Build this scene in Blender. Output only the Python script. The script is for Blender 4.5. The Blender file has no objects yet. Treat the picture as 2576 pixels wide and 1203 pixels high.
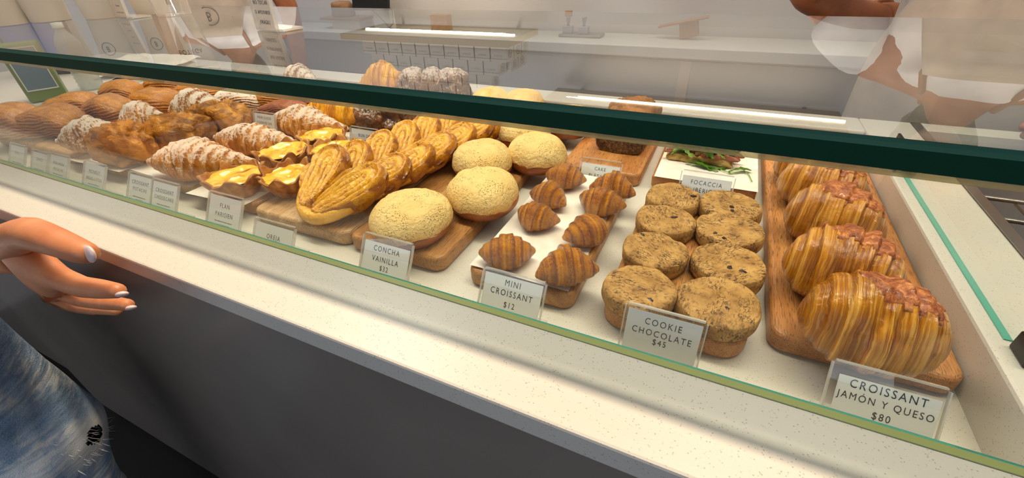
import bpy, bmesh, math, random
import numpy as np
from mathutils import Vector, Matrix
R = math.radians
random.seed(5)
SC = bpy.context.scene
COL = SC.collection
# ------------------------------------------------------------------ camera, world, lights, exposure
W0, H0 = 2576.0, 1203.0
FPX = 1082.49
CX, CY = W0 / 2, H0 / 2
ROT = np.array([[0.90698098, -0.20970561, 0.36525204],
                [0.41970906, 0.52223603, -0.74237042],
                [-0.03506853, 0.82661544, 0.56167349]])
CAM = np.array([0.0, 0.0, 0.34])
cd = bpy.data.cameras.new('camera'); cam = bpy.data.objects.new('camera', cd); COL.objects.link(cam)
cd.sensor_width = 36.0; cd.lens = FPX / W0 * 36.0; cd.clip_start = 0.01; cd.clip_end = 60
cam.matrix_world = Matrix([[*ROT[0], CAM[0]], [*ROT[1], CAM[1]], [*ROT[2], CAM[2]], [0, 0, 0, 1]])
SC.camera = cam
SC.view_settings.view_transform = 'Standard'; SC.view_settings.look = 'None'
SC.view_settings.gamma = 1; SC.view_settings.use_curve_mapping = False
SC.view_settings.exposure = -0.12
SC.cycles.transparent_max_bounces = 32
SC.cycles.max_bounces = 9
SC.cycles.glossy_bounces = 5
SC.cycles.use_denoising = True
SC.cycles.sample_clamp_indirect = 6
wd = bpy.data.worlds.new('world'); SC.world = wd; wd.use_nodes = True
wd.node_tree.nodes['Background'].inputs[0].default_value = (0.72, 0.80, 0.95, 1)
wd.node_tree.nodes['Background'].inputs[1].default_value = 0.28

def area(name, loc, sx, sy, power, col, rot=(0, 0, 0), spread=180):
    l = bpy.data.lights.new(name, 'AREA'); l.shape = 'RECTANGLE'; l.size = sx; l.size_y = sy
    l.energy = power; l.color = col; l.spread = R(spread)
    o = bpy.data.objects.new(name, l); COL.objects.link(o); o.location = loc; o.rotation_euler = rot
    return o
WARM = (1.0, 0.80, 0.55)
area('ceiling_line_light', (-0.35, 0.585, 1.34), 3.4, 0.05, 30, WARM, spread=112)
area('ceiling_fill_light', (0.5, 1.3, 1.9), 0.8, 0.8, 10, (1, 0.88, 0.74))  # soft overhead fill, fixture unseen
area('shelf_strip_light', (-0.12, 1.97, 0.735), 1.06, 0.012, 2.2, WARM)
area('shelf_strip_light', (-1.33, 1.91, 0.462), 0.8, 0.012, 2.2, WARM)
area('ceiling_fill_light', (-1.6, 1.3, 1.9), 0.8, 0.8, 26, (1, 0.92, 0.84))  # unseen overhead fill, raised to brighten the paper cups
area('window_light', (-0.8, -2.6, 0.9), 4.5, 1.8, 27, (0.86, 0.92, 1.0), (R(82), 0, 0))

def ray(x, y):
    return ROT @ np.array([(x - CX) / FPX, -(y - CY) / FPX, -1.0])
def atz(x, y, z):
    d = ray(x, y); return CAM + d * ((z - CAM[2]) / d[2])
def aty(x, y, Y):
    d = ray(x, y); return CAM + d * ((Y - CAM[1]) / d[1])

# ------------------------------------------------------------------ noise on arrays
def _hash(ix, iy, iz, seed):
    h = (ix * 374761393 + iy * 668265263 + iz * 2147483647 + seed * 974634777) & 0xFFFFFFFF
    h = ((h ^ (h >> 13)) * 1274126177) & 0xFFFFFFFF
    return ((h ^ (h >> 16)) & 0xFFFF) / 65535.0
def vnoise(P, s=1.0, seed=0):
    P = np.asarray(P, float) * s + 100.0
    i = np.floor(P).astype(np.int64); f = P - i; f = f * f * (3 - 2 * f); r = 0
    for a in (0, 1):
        for b in (0, 1):
            for c in (0, 1):
                w = (f[..., 0] if a else 1 - f[..., 0]) * (f[..., 1] if b else 1 - f[..., 1]) * (f[..., 2] if c else 1 - f[..., 2])
                r = r + w * _hash(i[..., 0] + a, i[..., 1] + b, i[..., 2] + c, seed)
    return r * 2 - 1
def fbm(P, s=1.0, seed=0, o=3):
    return sum(vnoise(P, s * 2 ** k, seed + k) / 2 ** k for k in range(o))

# ------------------------------------------------------------------ materials
def lin(c):
    return tuple(((v / 255) / 12.92 if v / 255 <= .04045 else ((v / 255 + .055) / 1.055) ** 2.4) for v in c) + (1,)
class NT:
    def __init__(s, name):
        s.m = bpy.data.materials.new(name); s.m.use_nodes = True; s.t = s.m.node_tree; s.t.nodes.clear()
        s.out = s.n('ShaderNodeOutputMaterial')
    def n(s, typ, ins=None, **kw):
        nd = s.t.nodes.new(typ)
        for k, v in kw.items(): setattr(nd, k, v)
        for k, v in (ins or {}).items(): s.set(nd.inputs[k], v)
        return nd
    def set(s, sock, v):
        if isinstance(v, bpy.types.NodeSocket): s.t.links.new(v, sock)
        elif isinstance(v, bpy.types.Node): s.t.links.new(v.outputs[0], sock)
        else: sock.default_value = v
    def noise(s, vec, scale, detail=3, rough=.55, dist=0.0):
        return s.n('ShaderNodeTexNoise', {'Vector': vec, 'Scale': scale, 'Detail': detail, 'Roughness': rough, 'Distortion': dist}).outputs['Fac']
    def ramp(s, fac, stops):
        nd = s.n('ShaderNodeValToRGB', {'Fac': fac}); e = nd.color_ramp.elements
        while len(e) < len(stops): e.new(.5)
        for i, (p, c) in enumerate(stops):
            e[i].position = p; e[i].color = c if isinstance(c, tuple) else (c, c, c, 1)
        return nd.outputs[0]
    def mix(s, f, a, b, mode='MIX'):
        nd = s.n('ShaderNodeMix', data_type='RGBA', blend_type=mode)
        s.set(nd.inputs[0], f); s.set(nd.inputs[6], a); s.set(nd.inputs[7], b); return nd.outputs[2]
    def math(s, op, a, b=0.0, clamp=False):
        nd = s.n('ShaderNodeMath', operation=op, use_clamp=clamp); s.set(nd.inputs[0], a); s.set(nd.inputs[1], b); return nd.outputs[0]
    def mapv(s, vec, sc=(1, 1, 1)):
        return s.n('ShaderNodeMapping', {'Vector': vec, 'Scale': sc}).outputs[0]
    def obj(s): return s.n('ShaderNodeTexCoord').outputs['Object']
    def uv(s): return s.n('ShaderNodeTexCoord').outputs['UV']
    def rnd(s): return s.n('ShaderNodeObjectInfo').outputs['Random']
    def attr(s, a): return s.n('ShaderNodeAttribute', attribute_name=a).outputs['Fac']
    def bump(s, h, dist=.002, strength=1.0, normal=None):
        d = {'Height': h, 'Distance': dist, 'Strength': strength}
        if normal is not None: d['Normal'] = normal
        return s.n('ShaderNodeBump', d).outputs[0]
    def pbr(s, col, rough=.5, normal=None, **kw):
        b = s.n('ShaderNodeBsdfPrincipled', {'Base Color': col, 'Roughness': rough})
        if normal is not None: s.set(b.inputs['Normal'], normal)
        for k, v in kw.items(): s.set(b.inputs[k.replace('_', ' ')], v)
        s.set(s.out.inputs[0], b); return s.m
def flat(name, rgb, rough=.5, **kw):
    t = NT(name); return t.pbr(lin(rgb), rough, **kw)

def m_quartz():
    t = NT('speckled_quartz'); o = t.obj()
    a = t.n('ShaderNodeTexVoronoi', {'Vector': o, 'Scale': 330.0}).outputs['Distance']
    sp = t.ramp(a, [(.16, 1.0), (.26, 0.0)])
    k = t.ramp(t.noise(o, 150, 2), [(.42, 0.0), (.56, 1.0)])
    c = t.mix(t.math('MULTIPLY', t.math('MULTIPLY', sp, k), .8), lin((204, 200, 192)), lin((150, 140, 128)))
    c = t.mix(t.ramp(t.noise(o, 700, 1), [(.4, 0.0), (.6, .10)]), c, lin((200, 190, 178)))
    return t.pbr(c, .28)
def m_wood(name, lo, hi, ax='Y', scale=1.0):
    t = NT(name); o = t.n('ShaderNodeTexCoord').outputs['Object']
    sc = (26, 1.6, 26) if ax == 'Y' else (1.6, 26, 26)
    v = t.mapv(o, sc)
    r = t.rnd()
    v2 = t.n('ShaderNodeVectorMath', {0: v, 1: (0, 0, 0)}, operation='ADD'); t.set(v2.inputs[1], t.n('ShaderNodeCombineXYZ', {'X': t.math('MULTIPLY', r, 37.0), 'Y': t.math('MULTIPLY', r, 11.0), 'Z': 0.0}).outputs[0])
    n1 = t.noise(v2.outputs[0], 1.6 * scale, 4, .6, .6)
    pores = t.noise(t.mapv(o, (900, 60, 900) if ax == 'Y' else (60, 900, 900)), 1.0, 2)
    c = t.ramp(n1, [(.30, lin(lo)), (.55, t_mid(lo, hi)), (.72, lin(hi))])
    c = t.mix(t.ramp(pores, [(.52, 0.0), (.66, .75)]), c, lin(tuple(int(q * .5) for q in lo)))
    return t.pbr(c, .42, t.bump(t.math('ADD', n1, pores), .0006, .5))
def t_mid(a, b): return lin(tuple((x + y) / 2 for x, y in zip(a, b)))

def m_crust(name, light, mid, dark, rough=.3, powder=0.0, streak=(60, 3), bump=.0022, coat=.3, gscale=1.0, pcol=(240, 232, 222), amt=1.0):
    t = NT(name); uv = t.uv(); o = t.obj(); rg = t.attr('ridge')
    rv = t.n('ShaderNodeCombineXYZ', {'X': t.math('MULTIPLY', t.rnd(), 50.0), 'Y': 0.0, 'Z': 0.0}).outputs[0]
    dist = t.noise(o, 45 * gscale, 2)
    wv = t.n('ShaderNodeVectorMath', {0: t.mapv(uv, (streak[0], streak[1], 1)), 1: rv}, operation='ADD').outputs[0]
    wv2 = t.n('ShaderNodeVectorMath', {0: wv, 1: t.n('ShaderNodeCombineXYZ', {'X': t.math('MULTIPLY', dist, 5.0), 'Y': 0.0, 'Z': 0.0}).outputs[0]}, operation='ADD').outputs[0]
    st = t.math('ADD', t.math('MULTIPLY', t.noise(wv2, 1.0, 3, .6), .55), t.math('MULTIPLY', t.noise(wv2, .33, 2, .5), .45))
    st2 = t.noise(wv2, 2.7, 2, .5)
    big = t.noise(o, 22 * gscale, 2)
    c = t.ramp(st, [(.37, lin(dark)), (.48, lin(mid)), (.60, lin(light))])
    c2 = t.ramp(big, [(.35, lin(dark)), (.5, lin(mid)), (.68, lin(light))])
    c = t.mix(.30, c, c2)
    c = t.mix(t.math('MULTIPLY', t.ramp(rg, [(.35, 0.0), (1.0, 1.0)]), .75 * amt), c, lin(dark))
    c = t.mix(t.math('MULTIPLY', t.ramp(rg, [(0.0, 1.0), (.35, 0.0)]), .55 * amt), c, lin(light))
    c = t.n('ShaderNodeHueSaturation', {'Hue': .508, 'Saturation': 1.12, 'Value': 1.14, 'Color': c}).outputs[0]
    h = t.math('ADD', t.math('MULTIPLY', st, 1.0), t.math('MULTIPLY', st2, .5))
    h = t.math('ADD', h, t.math('MULTIPLY', t.noise(o, 160 * gscale, 2), .6))
    nm = t.bump(h, bump, .8)
    rr = rough
    if powder > 0:
        nz = t.n('ShaderNodeSeparateXYZ', {0: t.n('ShaderNodeNewGeometry').outputs['Normal']}).outputs['Z']
        pn = t.math('ADD', t.noise(o, 190, 4, .7), t.math('MULTIPLY', st, .45))
        f = t.math('ADD', pn, t.math('MULTIPLY', nz, .30))
        pm = t.ramp(f, [(1.02 - powder * .45, 0.0), (1.12 - powder * .45, 1.0)])
        c = t.mix(t.math('MULTIPLY', pm, .88), c, lin(pcol)); rr = t.ramp(pm, [(0, rough), (1, .85)])
        coat = t.math('MULTIPLY', t.math('SUBTRACT', 1.0, pm), coat)
    return t.pbr(c, rr, nm, Coat_Weight=coat, Coat_Roughness=.10, Coat_Normal=nm, Specular_IOR_Level=.5)

def m_thin(name, tint=(1, 1, 1), body=0.0, bodycol=(235, 240, 238), ior=1.5, rough=0.0):
    t = NT(name)
    bf = t.n('ShaderNodeNewGeometry').outputs['Backfacing']
    fr = t.n('ShaderNodeFresnel', {'IOR': t.math('ADD', ior, t.math('MULTIPLY', bf, 1 / ior - ior))}).outputs[0]
    g = t.n('ShaderNodeBsdfGlossy', {'Color': (1, 1, 1, 1), 'Roughness': rough})
    tr = t.n('ShaderNodeBsdfTransparent', {'Color': (*tint, 1)})
    base = tr
    if body:
        base = t.n('ShaderNodeMixShader', {0: body, 1: tr.outputs[0], 2: t.n('ShaderNodeBsdfDiffuse', {'Color': lin(bodycol)}).outputs[0]})
    mx = t.n('ShaderNodeMixShader', {0: fr, 1: base.outputs[0], 2: g.outputs[0]})
    t.set(t.out.inputs[0], mx); return t.m
def m_emit(name, rgb, s):
    t = NT(name); t.set(t.out.inputs[0], t.n('ShaderNodeEmission', {'Color': lin(rgb), 'Strength': s})); return t.m

M = {}
M['quartz'] = m_quartz()
M['wood'] = m_wood('oak_board', (160, 106, 54), (210, 160, 98))
M['woodred'] = m_wood('beech_board', (166, 104, 52), (212, 156, 94))
M['woodpale'] = m_wood('pale_oak_board', (176, 134, 88), (222, 186, 138))
M['glass'] = m_thin('clear_glass', (.985, .995, .985), ior=1.21)
M['slab'] = m_thin('thick_glass', (.76, .85, .88), ior=2.4)
def m_tr():
    t = NT('glass_body'); t.set(t.out.inputs[0], t.n('ShaderNodeBsdfTransparent', {'Color': (1, 1, 1, 1)})); return t.m
M['clearbody'] = m_tr()
M['edge'] = flat('dark_green_glass_edge', (2, 54, 38), .6, Specular_IOR_Level=.15)
M['chamfer'] = flat('green_blue_glass_chamfer', (14, 66, 58), .5, Specular_IOR_Level=.3)
M['edge2'] = flat('teal_glass_edge', (88, 168, 150), .15)
M['under'] = m_thin('glass_bevel', (.80, .78, .62), body=.42, bodycol=(196, 178, 132))
M['refraction'] = flat('green_gold_refraction', (150, 158, 100), .22, Coat_Weight=.4)  # refracted light of the glass edge put into a solid colour
M['acrylic'] = m_thin('clear_acrylic', (.985, .985, .98), ior=1.45)
M['acedge'] = m_thin('acrylic_edge', (.95, .95, .95), body=.45, bodycol=(225, 222, 214))  # whitish body paints the bright rim highlights into the edge colour
M['card'] = flat('white_card', (232, 234, 232), .6)
M['cream'] = flat('cream_card', (244, 226, 204), .6)
M['ink'] = flat('black_ink', (14, 14, 16), .6)
M['ink2'] = flat('grey_ink', (120, 116, 112), .6)
def m_panel():
    t = NT('grey_satin_panel'); n = t.noise(t.obj(), 3.0, 2)
    c = t.ramp(n, [(.3, lin((122, 114, 107))), (.7, lin((134, 126, 118)))])
    return t.pbr(c, .24, None, Specular_IOR_Level=.5)
M['panel'] = m_panel()
M['floor'] = flat('black_floor_tile', (12, 11, 11), .5)
M['kick'] = flat('dark_kickboard', (16, 15, 15), .5)
M['wall'] = flat('warm_white_wall', (206, 204, 204), .7)
M['wallband'] = flat('beige_backsplash', (176, 164, 158), .55)
M['cabinet'] = flat('grey_white_cabinet', (150, 155, 164), .5)
M['greytop'] = flat('pale_grey_worktop', (190, 192, 194), .5)
M['steel'] = flat('brushed_steel', (150, 150, 150), .3, Metallic=.9)
M['darksteel'] = flat('dark_steel', (70, 68, 66), .35, Metallic=.8)
def m_paper():
    t = NT('parchment_paper'); n = t.noise(t.obj(), 30, 4)
    return t.pbr(t.ramp(n, [(.3, lin((222, 212, 200))), (.7, lin((240, 234, 226)))]), .6, t.bump(n, .001, .4))
M['paper'] = m_paper()
M['ham'] = m_crust('glossy_ham_croissant_crust', (226, 172, 108), (182, 106, 40), (108, 50, 14), .22, streak=(110, 2.0), bump=.0026, coat=.7, amt=.8)
M['mini'] = m_crust('glossy_mini_croissant_crust', (224, 148, 58), (174, 88, 22), (86, 34, 6), .20, streak=(60, 1.4), bump=.0032, coat=.9)
M['yel'] = m_crust('yellow_croissant_crust', (246, 188, 72), (220, 138, 28), (146, 72, 12), .4, streak=(70, 1.8), bump=.0025, coat=.2)
M['alm'] = m_crust('powdered_croissant_crust', (216, 160, 104), (184, 112, 58), (116, 60, 24), .55, powder=.36, streak=(70, 2), bump=.003, coat=.05, pcol=(226, 208, 192))
M['snow'] = m_crust('sugar_snow_croissant_crust', (214, 156, 92), (176, 110, 52), (110, 60, 22), .5, powder=.46, streak=(60, 2), bump=.004, coat=.1, pcol=(240, 230, 216))
M['pain'] = m_crust('laminated_pastry_crust', (216, 142, 54), (164, 84, 24), (74, 32, 8), .26, streak=(3, 60), bump=.005, coat=.6)
M['painsnow'] = m_crust('laminated_sugared_crust', (220, 150, 70), (168, 92, 32), (86, 42, 12), .4, powder=.55, streak=(3, 42), bump=.004, coat=.2)
M['choc'] = m_crust('chocolate_laminated_crust', (164, 84, 40), (112, 48, 18), (52, 20, 8), .35, streak=(3, 50), bump=.003, coat=.3)
M['darkbun'] = m_crust('dark_powdered_bun_crust', (150, 104, 76), (92, 56, 38), (42, 22, 14), .5, powder=.36, streak=(20, 6), bump=.004, coat=.15, pcol=(214, 200, 190))
M['monkey'] = m_crust('rough_caramel_crust', (204, 142, 84), (154, 98, 52), (98, 58, 32), .5, streak=(12, 8), bump=.006, gscale=.6, coat=.12)
M['palm'] = m_crust('sugared_palmier_crust', (234, 180, 100), (206, 134, 58), (124, 58, 16), .26, streak=(30, 8), bump=.0034, coat=.4, gscale=1.3, amt=1.25)
M['stripe'] = m_crust('striped_concha_crust', (248, 208, 140), (232, 176, 104), (150, 88, 56), .6, streak=(3, 5), bump=.001, coat=.0)
def m_concha():
    t = NT('vanilla_concha_topping'); o = t.obj()
    pores = t.n('ShaderNodeTexVoronoi', {'Vector': t.mapv(o, (1, 1, 1.4)), 'Scale': 330.0}).outputs['Distance']
    pm = t.math('MULTIPLY', t.ramp(pores, [(.14, 1.0), (.30, 0.0)]), t.ramp(t.noise(o, 45, 2), [(.44, 0.0), (.58, 1.0)]))
    big = t.noise(o, 18, 3)
    c = t.ramp(big, [(.3, lin((232, 192, 116))), (.7, lin((244, 214, 144)))])
    c = t.mix(t.math('MULTIPLY', t.attr('ridge'), .75), c, lin((216, 158, 82)))
    c = t.mix(t.math('MULTIPLY', pm, .75), c, lin((140, 92, 40)))
    h = t.math('SUBTRACT', t.noise(o, 210, 3, .6), t.math('MULTIPLY', pm, 1.0))
    return t.pbr(c, .65, t.bump(h, .0035, 1.0))
M['concha'] = m_concha()
def m_bun():
    t = NT('brown_bun_side'); n = t.noise(t.obj(), 40, 3)
    return t.pbr(t.ramp(n, [(.3, lin((138, 72, 28))), (.7, lin((180, 106, 48)))]), .45, t.bump(n, .001, .4))
M['bun'] = m_bun()
def m_cookie():
    t = NT('brown_sugar_cookie'); o = t.obj()
    rv = t.n('ShaderNodeCombineXYZ', {'X': t.math('MULTIPLY', t.rnd(), 9.0), 'Y': t.math('MULTIPLY', t.rnd(), 5.0), 'Z': 0.0}).outputs[0]
    v = t.n('ShaderNodeVectorMath', {0: o, 1: rv}, operation='ADD').outputs[0]
    big = t.noise(v, 40, 4, .6)
    c = t.ramp(big, [(.3, lin((148, 104, 50))), (.5, lin((180, 136, 72))), (.7, lin((204, 160, 94)))])
    fl = t.noise(t.mapv(v, (1, 2.2, 1.3)), 190, 3, .65, .8)
    fm = t.math('MULTIPLY', t.ramp(fl, [(.51, 0.0), (.57, 1.0)]), t.ramp(t.noise(v, 55, 2), [(.36, .1), (.58, 1.0)]))
    c = t.mix(t.math('MULTIPLY', fm, .85), c, lin((66, 40, 24)))
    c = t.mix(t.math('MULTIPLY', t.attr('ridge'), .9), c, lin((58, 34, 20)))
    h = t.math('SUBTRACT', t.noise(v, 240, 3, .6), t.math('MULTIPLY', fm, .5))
    return t.pbr(c, .7, t.bump(h, .0016, .7))
M['cookie'] = m_cookie()
M['chunk'] = flat('dark_chocolate', (46, 26, 18), .3)
def m_custard():
    t = NT('baked_custard'); o = t.obj(); n = t.noise(t.mapv(o, (1, 2.2, 1)), 26, 4, .6, .5)
    rv = t.n('ShaderNodeVectorMath', {0: o, 1: t.n('ShaderNodeCombineXYZ', {'X': t.rnd(), 'Y': 0.0, 'Z': 0.0}).outputs[0]}, operation='ADD').outputs[0]
    n = t.noise(t.mapv(rv, (1, 2.2, 1)), 26, 4, .6, .5)
    c = t.ramp(n, [(.38, lin((252, 212, 82))), (.56, lin((246, 182, 44))), (.66, lin((190, 104, 30))), (.76, lin((92, 44, 20)))])
    return t.pbr(c, .22, t.bump(n, .002, .4), Coat_Weight=.5, Subsurface_Weight=.1, Subsurface_Scale=.3)
M['custard'] = m_custard()
def m_shell():
    t = NT('tart_shell_pastry'); o = t.obj(); n = t.noise(o, 60, 4)
    c = t.ramp(n, [(.3, lin((150, 84, 34))), (.5, lin((204, 138, 66))), (.7, lin((230, 176, 100)))])
    c = t.mix(t.math('MULTIPLY', t.attr('ridge'), .8), c, lin((112, 58, 26)))
    return t.pbr(c, .5, t.bump(n, .002, .5))
M['shell'] = m_shell()
def m_cake():
    t = NT('banana_cake_crust'); o = t.obj(); n = t.noise(o, 190, 4, .7)
    c = t.ramp(n, [(.34, lin((40, 24, 12))), (.5, lin((96, 66, 34))), (.7, lin((150, 112, 62)))])
    return t.pbr(c, .6, t.bump(n, .002, .8))
M['cake'] = m_cake()
M['caketop'] = m_crust('cake_top_crust', (176, 118, 82), (136, 84, 54), (92, 52, 30), .6, streak=(10, 10), bump=.004, coat=0)
def m_cheese():
    t = NT('browned_cheese'); o = t.obj(); n = t.noise(o, 130, 4, .7, .6)
    c = t.ramp(n, [(.36, lin((120, 58, 22))), (.52, lin((176, 96, 44))), (.68, lin((222, 150, 84)))])
    return t.pbr(c, .45, t.bump(n, .003, .9), Coat_Weight=.2)
M['cheese'] = m_cheese()
M['crumb'] = m_crust('focaccia_crumb', (226, 200, 140), (190, 150, 92), (128, 86, 44), .6, streak=(20, 8), bump=.004, coat=0)
M['meat'] = flat('cured_ham', (140, 78, 50), .4)
def m_leaf():
    t = NT('arugula_leaf'); n = t.noise(t.obj(), 60, 2)
    return t.pbr(t.ramp(n, [(.3, lin((62, 112, 24))), (.7, lin((142, 190, 62)))]), .45)
M['leaf'] = m_leaf()
M['whitecup'] = flat('white_paper_cup', (236, 232, 226), .55)
M['boxw'] = flat('white_carton', (226, 220, 208), .6)
M['cork'] = None
def m_cork():
    t = NT('speckled_shelf_board'); n = t.noise(t.obj(), 200, 3)
    return t.pbr(t.ramp(n, [(.3, lin((176, 150, 108))), (.7, lin((206, 180, 136)))]), .6)
M['cork'] = m_cork()
M['kraft'] = flat('kraft_paper', (150, 112, 78), .7)
M['led'] = m_emit('led_strip', (255, 236, 205), 14)
M['black'] = flat('black_plastic', (18, 18, 20), .3)
M['screen'] = m_emit('blue_screen', (86, 128, 205), .6)
def m_skin(name, a, b):
    t = NT(name); n = t.noise(t.obj(), 24, 3)
    return t.pbr(t.ramp(n, [(.3, lin(a)), (.7, lin(b))]), .45, t.bump(t.noise(t.obj(), 300, 2), .0005, .4), Subsurface_Weight=.15, Subsurface_Radius=(.02, .008, .004), Subsurface_Scale=.3)
M['skin'] = m_skin('tan_skin', (186, 112, 70), (208, 138, 94))
M['skin2'] = m_skin('brown_skin', (150, 88, 54), (172, 106, 68))
M['nail'] = flat('pale_nail_polish', (228, 200, 198), .25, Coat_Weight=.5)
M['hair'] = flat('dark_hair', (30, 24, 24), .45)
M['lip'] = flat('lips', (150, 74, 66), .4)
M['eye'] = flat('eye_white', (228, 224, 220), .2)
def m_denim():
    t = NT('light_blue_denim'); o = t.obj()
    v = t.n('ShaderNodeTexWave', {'Vector': t.mapv(o, (1, 1, .6)), 'Scale': 260.0, 'Distortion': 3.0, 'Detail': 2.0}).outputs['Fac']
    n = t.noise(o, 9, 4, .65); n2 = t.noise(t.mapv(o, (1, 1, 4)), 26, 3)
    c = t.ramp(t.math('ADD', t.math('MULTIPLY', n, .7), t.math('MULTIPLY', n2, .3)), [(.36, lin((92, 134, 184))), (.52, lin((158, 188, 218))), (.60, lin((236, 242, 246)))])
    tw = t.noise(t.mapv(o, (1, 1, 1)), 420, 1)
    c = t.mix(t.math('MULTIPLY', t.ramp(tw, [(.4, 0.0), (.6, 1.0)]), .25), c, lin((216, 224, 232)))
    c = t.mix(t.attr('ridge'), c, lin((234, 234, 230)))
    return t.pbr(c, .8, t.bump(t.math('ADD', tw, t.math('MULTIPLY', n2, 2.0)), .0015, .6))
M['denim'] = m_denim()
M['thread'] = flat('frayed_white_threads', (222, 226, 230), .8)
def m_cloth(name, a, b):
    t = NT(name); n = t.noise(t.obj(), 16, 3)
    return t.pbr(t.ramp(n, [(.3, lin(a)), (.7, lin(b))]), .8, t.bump(t.noise(t.obj(), 7, 2), .03, .5))
M['shirt'] = m_cloth('white_cotton_shirt', (218, 218, 222), (238, 238, 240))
M['apron'] = m_cloth('greige_apron', (172, 160, 150), (192, 180, 168))
M['strap'] = flat('brown_leather_strap', (138, 92, 62), .5)
M['ceiling'] = flat('white_ceiling', (230, 228, 222), .8)
M['bottlegreen'] = flat('green_package', (104, 134, 52), .35)
M['label'] = flat('blue_label', (86, 124, 148), .4)
M['red'] = flat('dark_red_can', (128, 48, 52), .3)
M['towel'] = m_cloth('folded_white_cloth', (206, 200, 192), (226, 222, 216))
M['clearp'] = m_thin('clear_plastic', (.97, .97, .97), body=.10, bodycol=(225, 222, 215), ior=1.4)
M['ribbed'] = m_thin('ribbed_clear_plastic', (.92, .94, .94), body=.42, bodycol=(216, 220, 218), ior=1.5)

# ------------------------------------------------------------------ mesh helpers
def link(name, me, mat=None, parent=None, loc=None, rot=None):
    o = bpy.data.objects.new(name, me); COL.objects.link(o)
    if mat is not None and me is not None and not me.materials: me.materials.append(mat)
    if parent is not None: o.parent = parent
    if loc is not None: o.location = loc
    if rot is not None: o.rotation_euler = rot
    return o
def meta(o, label=None, cat=None, group=None, kind=None):
    for k, v in (('label', label), ('category', cat), ('group', group), ('kind', kind)):
        if v: o[k] = v
    return o
def thing(name, label, cat, loc=(0, 0, 0), rz=0, group=None, rot=None):
    o = bpy.data.objects.new(name, None); COL.objects.link(o); o.empty_display_size = .02
    o.location = loc; o.rotation_euler = rot if rot is not None else (0, 0, rz)
    return meta(o, label, cat, group)
def mesh_grid(name, P, wrap=True, ridge=None, caps=True, smooth=True):
    nu, nv = P.shape[:2]; V = P.reshape(-1, 3).tolist(); F = []; UV = []
    vm = nv if wrap else nv - 1
    for i in range(nu - 1):
        for j in range(vm):
            j2 = (j + 1) % nv
            F.append((i * nv + j, i * nv + j2, (i + 1) * nv + j2, (i + 1) * nv + j))
            u0, u1, v0, v1 = i / (nu - 1), (i + 1) / (nu - 1), j / vm, (j + 1) / vm
            UV += [u0, v0, u0, v1, u1, v1, u1, v0]
    if caps and wrap:
        for i, s in ((0, 1), (nu - 1, -1)):
            c = len(V); V.append(P[i].mean(0).tolist())
            for j in range(nv):
                a, b = i * nv + j, i * nv + (j + 1) % nv
                F.append((c, b, a) if s > 0 else (c, a, b)); u = i / (nu - 1)
                UV += [u, j / nv] * 3
    me = bpy.data.meshes.new(name); me.from_pydata(V, [], F)
    me.uv_layers.new(name='UVMap').data.foreach_set('uv', UV)
    if ridge is not None:
        r = ridge.reshape(-1).tolist(); r += [0.0] * (len(V) - len(r))
        me.attributes.new('ridge', 'FLOAT', 'POINT').data.foreach_set('value', r)
    if smooth: me.polygons.foreach_set('use_smooth', [True] * len(me.polygons))
    me.update(); return me
def bm_mesh(name, bm, smooth=False):
    me = bpy.data.meshes.new(name); bm.normal_update(); bm.to_mesh(me); bm.free()
    if smooth: me.polygons.foreach_set('use_smooth', [True] * len(me.polygons))
    return me
def bx(bm, lo, hi):
    g = bmesh.ops.create_cube(bm, size=1)['verts']
    for v in g:
        for k in range(3): v.co[k] = lo[k] + (v.co[k] + .5) * (hi[k] - lo[k])
    return g
def box(name, lo, hi, mat, parent=None, bev=0.0, seg=2):
    bm = bmesh.new(); c = [(a + b) / 2 for a, b in zip(lo, hi)]
    bx(bm, [a - m for a, m in zip(lo, c)], [b - m for b, m in zip(hi, c)])
    if bev: bmesh.ops.bevel(bm, geom=bm.edges[:], offset=bev, segments=seg, affect='EDGES', profile=.5)
    return link(name, bm_mesh(name, bm, False), mat, parent, c)
def tube(name, pts, r, mat, parent=None, n=8):
    """tube mesh along points; r scalar or list"""
    pts = [Vector(p) for p in pts]; rr = r if hasattr(r, '__len__') else [r] * len(pts)
    P = np.zeros((len(pts), n, 3)); up = Vector((.13, .21, .97))
    for i, p in enumerate(pts):
        d = (pts[min(i + 1, len(pts) - 1)] - pts[max(i - 1, 0)]).normalized()
        a = d.cross(up).normalized(); b = d.cross(a)
        for j in range(n):
            t = 2 * math.pi * j / n; P[i, j] = p + (a * math.cos(t) + b * math.sin(t)) * rr[i]
    return link(name, mesh_grid(name, P), mat, parent)
def lathe(name, prof, mat, parent=None, n=32, loc=None, fn=None):
    P = np.zeros((len(prof), n, 3))
    for i, (r, z) in enumerate(prof):
        for j in range(n):
            t = 2 * math.pi * j / n; q = (r * math.cos(t), r * math.sin(t), z)
            P[i, j] = fn(q, t, i) if fn else q
    return link(name, mesh_grid(name, P, caps=False), mat, parent, loc)
_txt = {}
def text_mesh(s, size, spacing=1.25, thin=-.004):
    k = (s, round(size, 5), spacing)
    if k in _txt: return _txt[k]
    c = bpy.data.curves.new('lettering', 'FONT'); c.body = s; c.size = size; c.space_character = spacing
    c.align_x = 'CENTER'; c.align_y = 'CENTER'; c.extrude = .00006; c.resolution_u = 3; c.offset = thin * size
    o = bpy.data.objects.new('tmp', c); COL.objects.link(o)
    dg = bpy.context.evaluated_depsgraph_get(); me = bpy.data.meshes.new_from_object(o.evaluated_get(dg))
    bpy.data.objects.remove(o); me.name = 'lettering'; _txt[k] = me; return me
def lettering(s, size, parent, loc, rot=(R(90), 0, 0), mat='ink', spacing=1.25, sx=.82):
    me = text_mesh(s, size, spacing); o = link('lettering', me, M[mat], parent, loc, rot); o.scale = (sx, 1, 1); return o

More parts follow.
